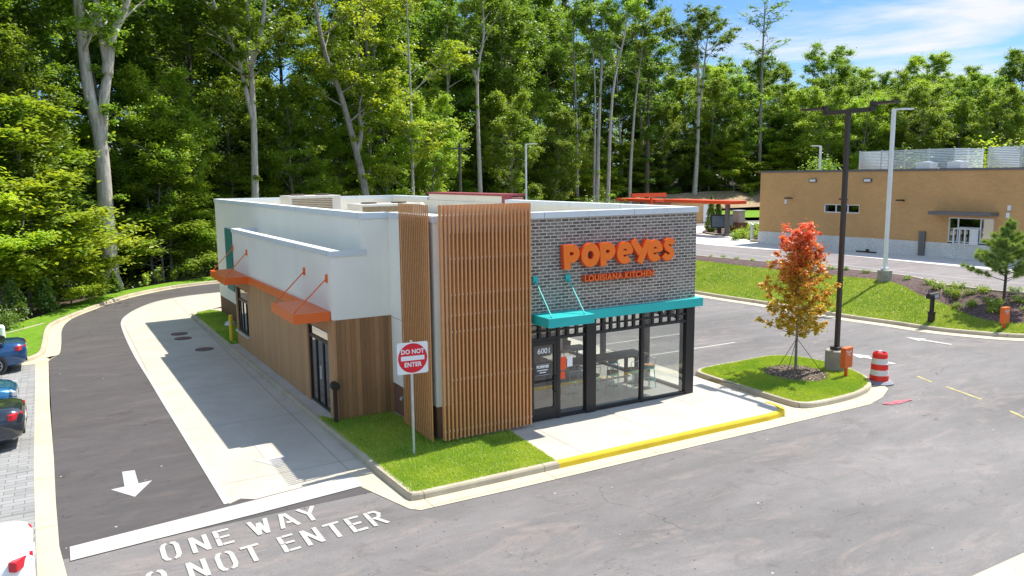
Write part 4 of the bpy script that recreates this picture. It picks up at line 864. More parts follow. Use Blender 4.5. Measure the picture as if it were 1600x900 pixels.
for i, y in enumerate((40.4, 35.95)): a = Pt('wall_light', face(MB(), y-.32, y+.32, 6.1, 6.36, .10, .097), GREYC); face(MB(), y-.24, y+.24, 6.15, 6.31, .115, .014).build('diffuser', SIGNW, a)
for y in (42.2, 37.5, 33.2):
    a = Pt('wall_light', MB().bar((bx(y), y, 4.85), (bx(y)-.4, y-.05, 4.88), .07).obox((bx(y)-.5, y, 4.90), (0, 1, 0), (1, 0, 0), (0, 0, 1), .22, .16, .05), POLEB)
for y, z in ((42.75, 4.6), (26.5, 4.55), (26.55, 4.1)): Pt('wall_light', face(MB(), y-.09, y+.09, z-.16, z+.16, .10, .097), WHITEM)
SCREENM = mat('screen_paint', (.60, .66, .68), .5, .06, 3)
def screen(x0, x1, y0, y1, label):
    t = thing('roof_screen', (x0, (y0+y1)/2, 6.45), label, 'roof screen', 'slatted screens on the tan building roof')
    for (xa, ya, xb, yb) in ((x0, y0, x0+.03, y1), (x0+.05, y1, x1, y1+.03), (x0+.05, y0-.03, x1, y0)):
        mb = MB()
        for k in range(15): z = 6.72+k*.108; mb.box(xa, xb, ya, yb, z, z+.078)
        mb.build('slat_panel', SCREENM, t); al_y = yb-ya > .5; n = 4 if al_y else 2
        for k in range(n+1):
            u = k/n
            if al_y: y_ = ya+(yb-ya)*u; MB().box(xa+.032, xa+.10, y_-.04, y_+.04, 6.45, 8.36).build('post', GALV, t)
            elif k: x_ = xa+(xb-xa)*u; MB().box(x_-.04, x_+.04, ya+.04, ya+.11, 6.45, 8.36).build('post', GALV, t)
screen(51.6, 55, 30.9, 38.0, 'slatted grey screen on the tan roof, farther from the service window'); screen(52.0, 56, 21.0, 28.9, 'slatted grey screen on the tan roof at the right edge of view')
for i, (y, s) in enumerate(((32.3, 1.0), (30.2, .9))):
    t = thing('rooftop_unit', (51.0, y, 6.45), 'white rooftop unit between the two slatted screens' if i else 'white rooftop unit in front of the farther slatted screen', 'air conditioner')
    MB().box(50.5, 51.4, y-.5*s, y+.5*s, 6.45, 7.42).build('casing', WHITEM, t, bevel=.02); MB().lathe([(.3, 0), (.3, .05), (.1, .07)], (50.95, y, 7.42), 14).build('fan_guard', GALV, t)
tag(MB().tube([(49.2, 35.2, 1.23), (49.2, 35.2, 1.45)], .12, 10).box(48.9, 49.1, 34.4, 35.9, 1.225, 1.32).build('meter_stand', POLEB, loc=(49.2, 35.2, 1.2)), 'dark low pipework at the foot of the tan wall', 'pipework')

# ------------------------------------------------------------------ lamp posts
def lamp_post(x, y, zg, ztop, m, label, head, base_r=.37, base_h=.72, w=.13):
    t = thing('street_lamp', (x, y, zg), label, 'lamp post', 'lamp posts of the car parks')
    MB().lathe([(base_r, 0), (base_r, base_h-.03), (base_r-.03, base_h)], (x, y, zg-.02), 28).build('footing', BASEC, t)
    MB().box(x-.16, x+.16, y-.16, y+.16, zg+base_h-.02, zg+base_h+.09).build('cover', m, t, bevel=.01)
    MB().box(x-w/2, x+w/2, y-w/2, y+w/2, zg+base_h+.05, ztop).build('pole', m, t)
    if head == 'T':
        MB().box(x-.07, x+.07, y-.85, y+.85, ztop-.12, ztop+.02).build('arm', m, t)
        for s in (-1, 1):
            yy = y+s*.9; MB().box(x-.07, x+.07, yy-.07, yy+.07, ztop-.1, ztop+.2).obox((x+.0, yy+s*.45, ztop+.12), (0, 1, 0), (1, 0, 0), (0, 0, 1), .42, .17, .035).build('lamp_head', m, t)
    else:
        dx, dy = head; MB().bar((x, y, ztop-.03), (x+dx*.35, y+dy*.35, ztop-.01), .08).obox((x+dx*.62, y+dy*.62, ztop), (dx, dy, 0), (-dy, dx, 0), (0, 0, 1), .32, .16, .04).build('lamp_head', m, t)
    return t
lamp_post(22.98, 17.42, 0, 8.8, POLEB, 'dark bronze lamp post with two heads, standing on the tree island', 'T')
lamp_post(37.45, 25.7, 1.1, 9.95, WHITEM, 'tall white lamp post with one head on the grass bank', (.87, -.5), .36, .62, .16)
lamp_post(33.3, 55.2, -.1, 9.35, WHITEM, 'white lamp post far behind the restaurant roof', (.95, -.3), .3, .6, .12)
lamp_post(62, 49.8, 1.2, 9.3, WHITEM, 'white lamp post beyond the tan building, left of its roof screen', (-.9, .4), .3, .6, .16)

# do not enter sign
t = thing('do_not_enter_sign', (7.13, 17.22, 0), 'square do not enter sign on a thin steel post in front of the slatted corner', 'traffic sign')
MB().box(7.115, 7.165, 17.21, 17.26, 0, 2.85).build('post', GALV, t)
sgc = Vector((7.15, 17.17, 2.43)); sx_ = Vector((math.cos(R(-6)), math.sin(R(-6)), 0)); sn = Vector((sx_.y, -sx_.x, 0)); FR = frame(sgc, sx_, (0, 0, 1))
hs = .385; pl = []
for cx, cy, a0 in ((hs-.05, hs-.05, 0), (-hs+.05, hs-.05, 90), (-hs+.05, -hs+.05, 180), (hs-.05, -hs+.05, 270)):
    for k in range(5): a = R(a0+k*22.5); pl.append((cx+.05*math.cos(a), cy+.05*math.sin(a)))
def flat(name, shape, m, z0, z1, par):
    mb = MB(); mb.prism(shape, z0, z1); mb.v = [tuple(FR @ Vector(v)) for v in mb.v]; return mb.build(name, m, par)
pn = flat('panel', pl, SIGNW, -.004, .0, t); flat('red_disc', [(.36*math.cos(R(a)), .36*math.sin(R(a))) for a in range(0, 360, 8)], SIGNR, .001, .004, pn)
flat('white_bar', [(-.29, -.055), (.29, -.055), (.29, .055), (-.29, .055)], SIGNW, .005, .007, pn)
for s_, y_ in (('DO NOT', .155), ('ENTER', -.16)): text_mesh('sign_words', s_, .150, SIGNW, FR @ Matrix.Translation((0, y_, .006)), pn, .001, .005, spacing=1.05, xscale=.92)
MB().obox(sgc-sn*.03, sx_, (0, 0, 1), sn, .05, .2, .02).build('bracket', GALV, t)

# traffic drum
t = thing('traffic_drum', (23.12, 15.86, RZ+.015), 'red and white striped traffic drum at the island corner', 'traffic drum')
cz = (23.12, 15.86, RZ+.015); mb = MB()
MB().lathe([(.46, 0), (.46, .03), (.36, .09), (.30, .10)], cz, 28).build('rubber_base', mat('grey_rubber', (.23, .23, .25), .8, .15, 5), t)
prof = [(.295, .08), (.295, .27), (.28, .275), (.28, .285), (.275, .46), (.265, .465), (.262, .65), (.25, .655), (.245, .84), (.235, .845), (.23, .98), (.20, 1.02), (.195, .96), (.02, .96)]
for a, b, m, nm in ((0, 3, REDB, 'red_band'), (2, 5, BARW, 'white_band'), (4, 7, REDB, 'red_band'), (6, 9, BARW, 'white_band'), (8, 14, REDB, 'red_band')):
    MB().lathe(prof[a:b] if b-a < 4 else prof[a:b], cz, 28).build(nm, m, t, smooth=False)
MB().obox((23.12, 15.86, RZ+1.03), (1, 0, 0), (0, 1, 0), (0, 0, 1), .08, .03, .06).build('handle', BARW, t)

# orange message boxes on posts
def msg(x, y, zg, rz, label):
    t = thing('orange_box', (x, y, zg), label, 'sign box', 'orange boxes on short posts', rz)
    B = lambda n, mb, m, **k: mb.build(n, m, t, off=(0, 0, 0), **k)
    B('post', MB().box(-.04, .04, -.04, .04, 0, .36), ORANGER)
    B('box', MB().box(-.235, .235, -.09, .09, .32, 1.0), mat('box_orange', (.72, .13, .022), .45, .05, 3), bevel=.012)
    for s_, z in (("Thanks", .86), ("Y'all", .755)):
        o = text_mesh('box_words', s_, .125, SIGNW, frame((-.02, -.094, z), (1, 0, 0), (0, 0, 1)), None, .001, .0); o.parent = t
msg(22.42, 16.60, .0, R(8), 'orange box with white words on a short post beside the lamp footing'); msg(34.62, 18.05, .03, R(2), 'orange box with white words on a short post at the foot of the grass bank')

# mailbox
t = thing('mailbox', (33.55, 20.62, .02), 'black mailbox on a stout black post beside the kerb', 'mailbox')
x, y, z = 33.55, 20.62, .02
MB().box(x-.15, x+.15, y-.15, y+.15, z, z+.10).box(x-.11, x+.11, y-.11, y+.11, z+.10, z+.50).box(x-.13, x+.13, y-.13, y+.13, z+.50, z+.55).box(x-.07, x+.07, y-.07, y+.07, z+.55, z+1.15).build('post', BLACKF, t, bevel=.008)
mb = MB(); n = 10; prof = [(-.13, 0), (.13, 0), (.13, .12)]+[(.13*math.cos(R(a)), .12+.13*math.sin(R(a))) for a in range(15, 180, 15)]+[(-.13, .12)]
mb = MB(); b = len(mb.v); L = len(prof)
for xx in (x-.30, x+.30):
    for p_ in prof: mb.v.append((xx, y+p_[0], z+1.15+p_[1]))
for i in range(L): j = (i+1) % L; mb.f.append((i, j, L+j, L+i))
mb.f += [tuple(range(L))[::-1], tuple(range(L, 2*L))]; bx_ = mb.build('box', BLACKF, t)
MB().box(x-.05, x+.24, y-.137, y-.132, z+1.18, z+1.32).build('number_plate', mat('plate_grey', (.5, .5, .5), .5), bx_); MB().bar((x-.2, y+.14, z+1.25), (x-.2, y+.14, z+1.5), .02).build('flag', GALV, bx_)

# things around the far drive-through
def post_canopy(x, y0, y1, zt, label, px_y):
    t = thing('drive_canopy', (x, px_y, 1.3), label, 'canopy', 'orange drive-through canopies')
    MB().box(x-1.0, x+1.0, y0, y1, zt-.30, zt).build('roof', ORANGER, t, bevel=.02); MB().box(x-.16, x+.16, px_y-.16, px_y+.16, 1.3, zt-.3).box(x-.5, x+.5, px_y-.3, px_y+.3, 1.3, 1.42).build('post', GREYC, t)
post_canopy(52.7, 50.8, 59.6, 4.42, 'orange roofed canopy on a grey post beside the menu board', 52.1)
post_canopy(57.5, 66.5, 73.5, 4.15, 'orange roofed canopy farther away, just above the grey brick wall', 70)
t = thing('clearance_bar', (55.5, 66, 1.2), 'orange T shaped clearance bar above the roof line', 'clearance bar')
MB().box(52.8, 57.5, 65.9, 66.15, 4.45, 4.85).build('bar', ORANGER, t); MB().box(55.4, 55.6, 65.9, 66.1, 1.2, 4.45).build('post', ORANGER, t)
t = thing('menu_board', (53.2, 53.6, 1.33), 'black two panel menu board on a single leg under the orange canopy', 'menu board')
MB().box(53.1, 53.35, 53.45, 53.75, 1.33, 1.95).build('leg', BLACKF, t)
c_ = MB().obox((52.75, 53.2, 2.5), (.80, -.6, 0), (.6, .8, 0), (0, 0, 1), .75, .10, .62).build('panel', BLACKF, t); c2_ = MB().obox((54.0, 53.2, 2.5), (.95, .3, 0), (-.3, .95, 0), (0, 0, 1), .6, .10, .58).build('panel', BLACKF, t)
MB().obox((52.69, 53.12, 2.5), (.80, -.6, 0), (.6, .8, 0), (0, 0, 1), .62, .095, .5).build('screen', mat('screen_blue', (.10, .14, .18), .2, .2, 2), c_); MB().obox((54.03, 53.1, 2.5), (.95, .3, 0), (-.3, .95, 0), (0, 0, 1), .5, .095, .46).build('screen', mat('screen_blue', (.10, .14, .18)), c2_)
t = thing('order_stand', (56.0, 53.9, 1.33), 'pale box on a brown brick plinth between menu board and tan building', 'stand')
MB().box(55.4, 56.6, 53.4, 54.4, 1.33, 2.25).build('plinth', BROWNB, t); MB().box(55.6, 56.4, 53.5, 54.3, 2.25, 3.3).build('cabinet', mat('pale_box', (.5, .47, .4), .5), t); MB().box(55.45, 56.5, 53.4, 54.4, 3.3, 3.4).build('cap', GALV, t)
tag(MB().lathe([(.14, 0), (.14, 1.3), (.05, 1.38)], (50.2, 46.8, 1.3), 14).build('bollard', GALV, loc=(50.2, 46.8, 1.3)), 'grey steel bollard at the near corner of the planting bed', 'bollard')
t = thing('bin_enclosure', (62, 68, 1.2), 'tan brick bin enclosure with a white gate behind the menu board', 'enclosure')
MB().box(60.0, 66.6, 68, 74, 1.2, 3.6).build('tan_wall', brickm('tan_brick_x', 'x', (.57, .325, .13), (.62, .355, .145), (.58, .34, .145), .30, .10, .007, .2), t); MB().box(64.9, 66.2, 67.93, 67.99, 1.3, 3.35).build('gate', WHITEM, t); MB().box(59.95, 66.65, 67.95, 74.05, 3.6, 3.72).build('coping', GREYC, t)
sheet('lawn', [(69, 70), (78, 66), (92, 78), (84, 84)], 1.6, LAWND)
struct(strip(MB(), [(58, 82, 1.6), (70, 84, 1.7), (84, 84.5, 1.9), (95, 80, 2.2)], [(57, 87, 2.6), (72, 92, 3.6), (90, 93, 4.2), (104, 86, 4.2)]).build('bare_bank', SOIL))
t = thing('guard_fence', (38, 60, .2), 'thin dark wire fence in front of the wood behind the restaurant', 'fence')
pts = [(32, 58), (38, 59.5), (44, 61.5), (50, 65)]
for i, (x, y) in enumerate(pts): MB().tube([(x, y, -.2), (x, y, 1.6)], .04, 6).build('post', BLACKF, t)
for z in (.2, .9, 1.5): MB().tube([(x, y, z) for x, y in pts], .018, 5).build('rail', BLACKF, t)

# ------------------------------------------------------------------ parked cars at the left edge
PAINTB = mat('blue_car_paint', (.012, .075, .20), .25, .03, 2, 40, 0, .35, .6, 1.0); PAINTBK = mat('charcoal_car_paint', (.02, .03, .045), .25, .03, 2, 40, 0, .3, .6, 1.0); PAINTW = mat('white_car_paint', (.78, .78, .78), .3, .02, 2, 40, 0, 0, .5, 1.0)
CARG = mat('car_glass', (.012, .014, .016), .06, .05, 2, 40, 0, 0, .8); RIM = mat('wheel_rim', (.5, .5, .5), .3, .1, 6, 40, 0, .7); TAIL = mat('tail_lamp', (.55, .01, .02), .15, .1, 6, 40, 0, 0, .7); LAMPW = mat('head_lamp', (.6, .62, .65), .12, .1, 6, 40, 0, .2, .8)
def make_car(loc, paint, label, rz=0):
    """local x: rear at +x"""
    t = thing('parked_car', loc, label, 'car', 'cars parked on the pavers', rz)
    B = lambda n, mb, m, par=t, **k: mb.build(n, m, par, off=(0, 0, 0), **k)
    # lower body: stations along x, section of half width / heights
    S = [(-2.40, .55, .42, .60), (-2.36, .74, .30, .72), (-2.2, .84, .24, .80), (-1.8, .90, .22, .88), (-1.2, .915, .20, .95), (-.75, .92, .20, .99), (0, .925, .20, 1.0), (.9, .925, .20, 1.02), (1.4, .92, .20, 1.06), (1.8, .91, .22, 1.09), (2.15, .87, .26, 1.08), (2.34, .80, .34, 1.02), (2.42, .66, .44, .90)]
    mb = MB(); K = 10
    for x, w, zl, zt in S:
        h = zt-zl; sec = [(0, zl), (w*.85, zl), (w*.97, zl+h*.12), (w, zl+h*.38), (w*.985, zl+h*.62), (w*.93, zl+h*.84), (w*.84, zl+h*.95), (w*.6, zl+h*.995), (w*.3, zl+h*1.01), (0, zl+h*1.015)]
        for yy, z in sec: mb.v.append((x, yy, z))
        for yy, z in sec: mb.v.append((x, -yy, z))
    for i in range(len(S)-1):
        for s in (0, 1):
            for k in range(K-1):
                a = i*2*K+s*K+k; b = a+2*K; q = (a, a+1, b+1, b); mb.f.append(q if s else q[::-1])
    for i in (0, len(S)-1):
        for s in (0, 1): q = tuple(i*2*K+s*K+k for k in range(K)); mb.f.append(q)
    B('body', mb, paint, smooth=True)
    # greenhouse
    mb = MB(); G_ = [(-1.05, .80, .97, .97), (-.45, .74, .99, 1.36), (.0, .72, .99, 1.43), (.6, .715, 1.0, 1.44), (1.1, .72, 1.0, 1.38), (1.75, .78, 1.05, 1.10)]
    for x, w, zl, zt in G_:
        for s in (1, -1): mb.v += [(x, s*(w+.10), zl-.03), (x, s*w*.93, zt-.05 if zt-zl > .1 else zt), (x, s*w*.6, zt)]
    for i in range(len(G_)-1):
        a, b = i*6, i*6+6; mb.f += [(a, a+1, b+1, b), (a+1, a+2, b+2, b+1), (a+2, a+5, b+5, b+2), (a+5, a+4, b+4, b+5), (a+4, a+3, b+3, b+4)]
    B('cabin_glass', mb, CARG, smooth=True)
    mb = MB()
    for i in (1, 2, 3, 4):
        x, w, zl, zt = G_[i]
        mb.v += [(x+(.0 if i > 1 else .05), s, z) for s, z in ((w*.95, zt-.04), (w*.62, zt+.012), (0, zt+.02), (-w*.62, zt+.012), (-w*.95, zt-.04))]
    for i in range(3):
        for k in range(4): a = i*5+k; mb.f.append((a, a+1, a+6, a+5))
    r_ = B('roof', mb, paint, smooth=True)
    for s in (1, -1):
        for pa, pb in (((-1.02, .93*s, .97), (-.42, .70*s, 1.37)), ((.35, .86*s, 1.0), (.35, .69*s, 1.40)), ((1.72, .84*s, 1.07), (1.08, .69*s, 1.39))): mb = MB().bar(pa, pb, .07, .05); mb.build('pillar', paint, t, off=(0, 0, 0))
        B('headlight', MB().obox((-2.26, .66*s, .68), (.5, -.85*s, .1), (.85, .5*s, 0), (0, 0, 1), .20, .06, .07), LAMPW, bevel=.02)
        B('taillight', MB().obox((2.24, .72*s, .88), (.55, -.83*s, .0), (.83, .55*s, 0), (0, 0, 1), .22, .07, .085), TAIL, bevel=.025)
        B('mirror', MB().obox((-.75, 1.0*s, 1.02), (1, 0, 0), (0, 1, 0), (0, 0, 1), .08, .11, .07), paint, bevel=.02)
        for x in (-1.45, 1.42):
            B('wheel_arch', MB().tube([(x, .905*s, .34), (x, .932*s, .34)], .39, 24), CARG)
            w_ = B('wheel', MB().tube([(x, .78*s, .33), (x, .945*s, .33)], .325, 26), RUBBER)
            mb = MB().tube([(x, .93*s, .33), (x, .952*s, .33)], .07, 12)
            for a in range(0, 360, 36): mb.bar((x, .953*s, .33), (x+.21*math.cos(R(a)), .953*s, .33+.21*math.sin(R(a))), .045, .02)
            for a in range(0, 360, 15): mb.bar((x+.225*math.cos(R(a)), .953*s, .33+.225*math.sin(R(a))), (x+.225*math.cos(R(a+15)), .953*s, .33+.225*math.sin(R(a+15))), .035, .025)
            mb.build('rim', RIM, w_, off=(0, 0, 0))
    B('bumper', MB().box(2.30, 2.425, -.66, .66, .36, .50), CARG, bevel=.03)
    B('number_plate', MB().box(2.405, 2.435, -.26, .26, .62, .76), LAMPW)
    return t
make_car((-3.72, 33.9, RZ+.006), PAINTB, 'blue saloon car parked farthest up, beside the little grass patch', R(1))
make_car((-3.80, 27.7, RZ+.006), mat('bright_blue_car_paint', (.01, .13, .30), .22, .03, 2, 40, 0, .35, .6, 1.0), 'bright blue car parked nose out between the two dark saloons', R(180))
make_car((-3.52, 24.15, RZ+.006), PAINTBK, 'dark blue black saloon car parked in the middle of the row', R(-1))
make_car((-3.16, 14.75, RZ+.006), PAINTW, 'white car parked nearest the stop bar', R(2))
tag(MB().lathe([(.17, 0), (.17, .72), (.12, .80), (.02, .82)], (-2.35, 38.6, 0), 16).build('bollard', WHITEM, loc=(-2.35, 38.6, 0)), 'short white bollard in the grass behind the farthest blue car', 'bollard')

# ------------------------------------------------------------------ vegetation
def gz(x, y): return ground_z(x, y)-.1
def limb_pts(p, direc, L, rg, n=4, droop=0.0, wig=.12):
    pts = [Vector(p)]; d_ = Vector(direc).normalized()
    for i in range(n):
        d_ = (d_+Vector((rg.uniform(-wig, wig), rg.uniform(-wig, wig), rg.uniform(-wig, wig)+droop))).normalized(); pts.append(pts[-1]+d_*L/n)
    return pts
def crown_clusters(clu, rgn, dens, flat):
    """clusters: (center, radius, leaf count) -> leaf centres"""
    out_ = []
    for c, rad, n in clu:
        n = max(3, int(n*dens)); v = rgn.normal(size=(n, 3)); v /= np.linalg.norm(v, axis=1)[:, None]
        v *= (np.abs(rgn.normal(0, .62, n))+.12)[:, None]*rad; v[:, 2] *= flat; out_.append(v+np.array(c))
    return np.vstack(out_)
def grow_tree(seed, H, base, crown_w, r0, stems, leafmat, bark, leaf, dens=1.0, flat=.55, nl=16, up=.7, epic=0, droop=0, layered=False, top=.3, name='tree', loc=(0, 0, 0), clus=1.0):
    """stems: trunk paths in local coordinates; limbs leave each stem above height base"""
    rg = random.Random(seed); rgn = np.random.default_rng(seed)
    mb = MB(); clu = []
    for si, st_ in enumerate(stems):
        pts = cat_rom([tuple(p) for p in st_], 4); n = len(pts); z0_, z1_ = pts[0].z, pts[-1].z; rr = r0 if si == 0 else r0*.62
        r1 = rr*.25
        rads = [max(.03, rr*(1-.75*((q.z-z0_)/max(.1, z1_-z0_))**.85))*(1.35 if (si == 0 and q.z-z0_ < .8) else 1) for q in pts]
        mb.tube(pts, rads, 9 if rr > .2 else 6)
        L = nl if si == 0 else max(4, nl//2)
        for k in range(L):
            t = (k+rg.random())/L; z = base+(z1_-base)*t
            if z < z0_ or z > z1_: continue
            i = min(range(n), key=lambda q: abs(pts[q].z-z)); p = pts[i]; a = rg.uniform(0, 2*math.pi)
            prof_ = (.60+.45*math.sin(math.pi*min(1, t*.9+.12))) if not layered else (1.0-.72*t)
            Ln = crown_w*prof_*rg.uniform(.7, 1.15); upd = rg.uniform(.35, .95)+.5*t if not layered else rg.uniform(.05, .6)
            lp = limb_pts(p, (math.cos(a), math.sin(a), upd), Ln, rg, 4, droop); mb.tube(lp, [max(.02, rads[i]*.42*(1-.85*j/4)) for j in range(5)], 5, False)
            for j in (2, 3, 4):
                for _ in range(2 if j < 4 else 3):
                    a2 = a+rg.uniform(-1.3, 1.3); l2 = Ln*rg.uniform(.18, .42)
                    q = limb_pts(lp[j], (math.cos(a2), math.sin(a2), rg.uniform(-.05, .7) if not layered else rg.uniform(-.2, .35)), l2, rg, 2, droop)
                    mb.tube(q, [.03, .02, .012], 3, False); cr_ = rg.uniform(.45, .95)*(1 if not layered else .9)*clus
                    clu.append((tuple(q[-1]), cr_, 34*cr_*cr_*2.2)); 
                    if rg.random() < .5: clu.append((tuple(q[1]), cr_*.7, 16*cr_))
        tp = pts[-1]
        for _ in range(int(6*top*3)): clu.append((tuple(tp+Vector((rg.gauss(0, .6), rg.gauss(0, .6), rg.uniform(-1.2, .6)))), .7*clus, 40))
        for _ in range(epic):
            z = rg.uniform(z0_+1, z1_*.8); i = min(range(n), key=lambda q: abs(pts[q].z-z)); a = rg.uniform(0, 6.28); clu.append((tuple(pts[i]+Vector((math.cos(a), math.sin(a), 0))*rg.uniform(.3, .9)), .4, 26))
    cen = crown_clusters(clu, rgn, dens, flat)
    return mb, cen
def add_tree(name, label, cat_, group, loc, spec, leafmat, bark, leaf, up=.7, rz=0):
    t = thing(name, loc, label, cat_, group, rz); mb, cen = grow_tree(**spec)
    mb.build('trunk', bark, t, smooth=True, off=(0, 0, 0)); leaves_obj('crown', cen, leaf, leafmat, up, t, seed=spec['seed']); return t
def st(H, lean=(0, 0), wob=.25, seed=0, n=5, z0=-.3):
    rg = random.Random(seed*7+1); return [(lean[0]*i/n+(rg.uniform(-wob, wob) if i else 0), lean[1]*i/n+(rg.uniform(-wob, wob) if i else 0), z0+(H-z0)*i/n) for i in range(n+1)]
protos = {}
def proto(key, **k): protos[key] = k
HID = []
# --- tall forest trees (repeat kinds)
kinds = []
for i, (H, base, cw, r0, lm, bk, dens, nl, lf) in enumerate([
        (25, 10.5, 4.2, .26, LEAFA, BARKG, 2.3, 26, .155), (27, 12, 4.0, .28, LEAFD, BARKL, 2.2, 24, .155), (23, 7, 4.8, .24, LEAFA, BARKG, 2.3, 28, .155),
        (26, 9, 4.4, .30, LEAFD, BARKD, 2.3, 26, .16), (22, 2.5, 5.6, .22, LEAFB, BARKG, 2.4, 44, .155), (24, 3.5, 5.8, .25, LEAFA, BARKD, 2.4, 42, .16)]):
    stems = [st(H, (random.uniform(-1, 1), random.uniform(-1, 1)), .3, i)]
    if i in (0, 3): b_ = stems[0][2]; stems.append([b_, (b_[0]+.8, b_[1]+.3, b_[2]+4), (b_[0]+1.9, b_[1]+.5, b_[2]+9), (b_[0]+2.3, b_[1]+.6, H-2)])
    kinds.append((dict(seed=20+i, H=H, base=base, crown_w=cw, r0=r0, stems=stems, leafmat=lm, bark=bk, leaf=lf, dens=dens*.85, flat=.7, nl=int(nl*1.15), epic=8, clus=1.22), lm, bk, lf))
tall_lab = ['tall grey trunked tree with a forked stem in the wood', 'tall pale trunked tree with a narrow dark crown in the wood', 'tall full crowned green tree in the wood', 'tall dark trunked tree with a second stem in the wood', 'bright green tree leafy from low down in the wood', 'broad dark green tree leafy almost to the ground in the wood']
tall_src = [None]*6; used_pos = []
ORD = ['first', 'second', 'third', 'fourth', 'fifth', 'sixth', 'seventh', 'eighth', 'ninth', 'tenth', 'eleventh', 'twelfth', 'thirteenth', 'fourteenth']
ZON = [(6, 'left of the twin trunks'), (13, 'right of the twin trunks'), (19, "over the roof's left end"), (25, 'over the slatted corner'), (30.5, "over the brick front's left"), (36, "over the brick front's right"), (41, 'over the orange canopies'), (47, "over the tan building's left"), (53, "over the tan building's middle"), (400, "over the tan building's right")]
TREES = []
def az(o): return math.degrees(math.atan2(o.location.x, o.location.y))
def path_at(u):
    """point and outward normal on the forest edge, u in metres along it"""
    seg = np.hypot(*np.diff(tpn, axis=0).T); cum = np.concatenate([[0], np.cumsum(seg)]); u = min(max(u, 0), cum[-1]-.1); i = int(np.searchsorted(cum, u, 'right')-1); t = (u-cum[i])/seg[i]
    p = tpn[i]*(1-t)+tpn[i+1]*t; dr = (tpn[i+1]-tpn[i])/seg[i]; return p, np.array([-dr[1], dr[0]])
TOT = float(np.sum(np.hypot(*np.diff(tpn, axis=0).T)))
def place_tall(k, x, y, rz, sc, row=0):
    loc = (x, y, gz(x, y))
    if tall_src[k] is None:
        sp_, lm, bk, lf = kinds[k]; tall_src[k] = add_tree('forest_tree', tall_lab[k], 'tree', 'tall trees of the wood', loc, sp_, lm, bk, lf); o = tall_src[k]; o.rotation_euler = (0, 0, rz); o.scale = (sc, sc, sc)
    else: o = copy_thing(tall_src[k], loc, rz, sc)
    TREES.append((o, k, row)); return o
# named foreground trunks, traced at their real distance
def special(label, X, Y, stems, r0, base, cw, lm, bk, lf, dens, nl, seed, top=.6, epic=6, kind='forest_tree', flat=.6, cat_='tree', clus=1.0, layered=False, droop=0):
    zb = gz(X, Y); loc = (X, Y, zb); ls = [[(p[0]-X, (p[1] if len(p) == 3 else Y)-Y, p[-1]-zb) for p in s] for s in stems]
    used_pos.append((X, Y))
    return add_tree(kind, label, cat_, None, loc, dict(seed=seed, H=20, base=base, crown_w=cw, r0=r0, stems=ls, leafmat=lm, bark=bk, leaf=lf, dens=dens, flat=flat, nl=nl, epic=epic, top=top, clus=clus, layered=layered, droop=droop), lm, bk, lf)
special('very thick pale tree with twin trunks rising at the left behind the curved lane', 2.7, 56.5,
        [[(2.7, -.4), (2.76, .6), (2.81, 4.8), (2.86, 8), (2.76, 10), (2.44, 12), (2.28, 15.4), (2.2, 19), (2.1, 25)], [(2.85, 9), (3.26, 12), (3.55, 13.6), (3.41, 15.5), (3.22, 18), (3.2, 24)], [(3.5, 13.3), (3.7, 14.4), (4.08, 15.9), (4.93, 17.7), (5.6, 21)]], .60, 15, 4.5, LEAFA, BARKL, .14, 2.09, 14, 301, epic=10)
special('slim pale tree rising just behind the far left corner of the restaurant', 13.35, 62,
        [[(13.3, -.3), (13.31, 5.4), (13.5, 11.2), (13.49, 17.4), (13.4, 26)], [(13.5, 11.0), (13.1, 13), (12.5, 15.9), (11.4, 18.6), (10.5, 22)], [(13.5, 15), (14.0, 16.5), (14.6, 18.6), (15.2, 23)]], .36, 14, 4.2, LEAFB, BARKL, .14, 2.09, 14, 302)
special('grey tree leaning left above the back of the restaurant roof', 23.3, 64,
        [[(23.3, -.2), (22.85, 5), (22.14, 8.8), (20.94, 13.6), (19.97, 16.1), (19.2, 20), (18.8, 23)], [(22.14, 8.8), (22.6, 10.4), (22.5, 12.3), (22.9, 14)]], .42, 12, 4.2, LEAFY, BARKG, .14, 2.47, 16, 303)
special('tree of several upright grey stems behind the middle of the roof', 25.6, 71,
        [[(25.6, -.2), (25.58, 5.4), (25.98, 16), (25.62, 23), (25.5, 26)], [(25.75, 12.0), (26.3, 16), (26.92, 21.3), (27.2, 25)], [(25.9, 13.0), (25.2, 17), (24.66, 21.7), (24.3, 25)]], .38, 16, 3.2, LEAFA, BARKG, .14, 1.71, 10, 304)
special('slender pale tree with airy yellow green sprays above the slatted corner', 27.95, 66,
        [[(27.95, -.2), (27.96, 5.4), (27.98, 14), (27.87, 20), (27.9, 24)]], .19, 6.5, 4.6, LEAFY, BARKL, .14, 1.80, 18, 305, flat=.22, layered=False, clus=1.25)
special('grey tree with a high fork right of the yellow green one', 40.0, 76, [[(40.0, 0), (40.03, 5.1), (39.86, 16.8), (40.73, 21.6), (40.5, 27)], [(39.86, 16.6), (39.4, 18), (38.99, 19.5), (38.4, 24)]], .33, 17, 3.6, LEAFA, BARKL, .14, 1.90, 12, 306)
special('slim pale tree leaning right above the left part of the brick front', 62.3, 82, [[(61.7, .8), (61.76, 4.3), (62.35, 16.8), (64.1, 24), (64.8, 28)]], .30, 19, 3.4, LEAFA, BARKL, .14, 1.71, 12, 307)
special('pale twin stemmed tree above the big lettering', 61.2, 84, [[(61.5, .8), (61.5, 4.7), (61.83, 16), (62.1, 21), (62.0, 28)], [(61.1, .8), (60.99, 4.7), (61.11, 17), (60.57, 24), (60.2, 28)]], .33, 18, 3.6, LEAFD, BARKL, .14, 1.71, 12, 308)
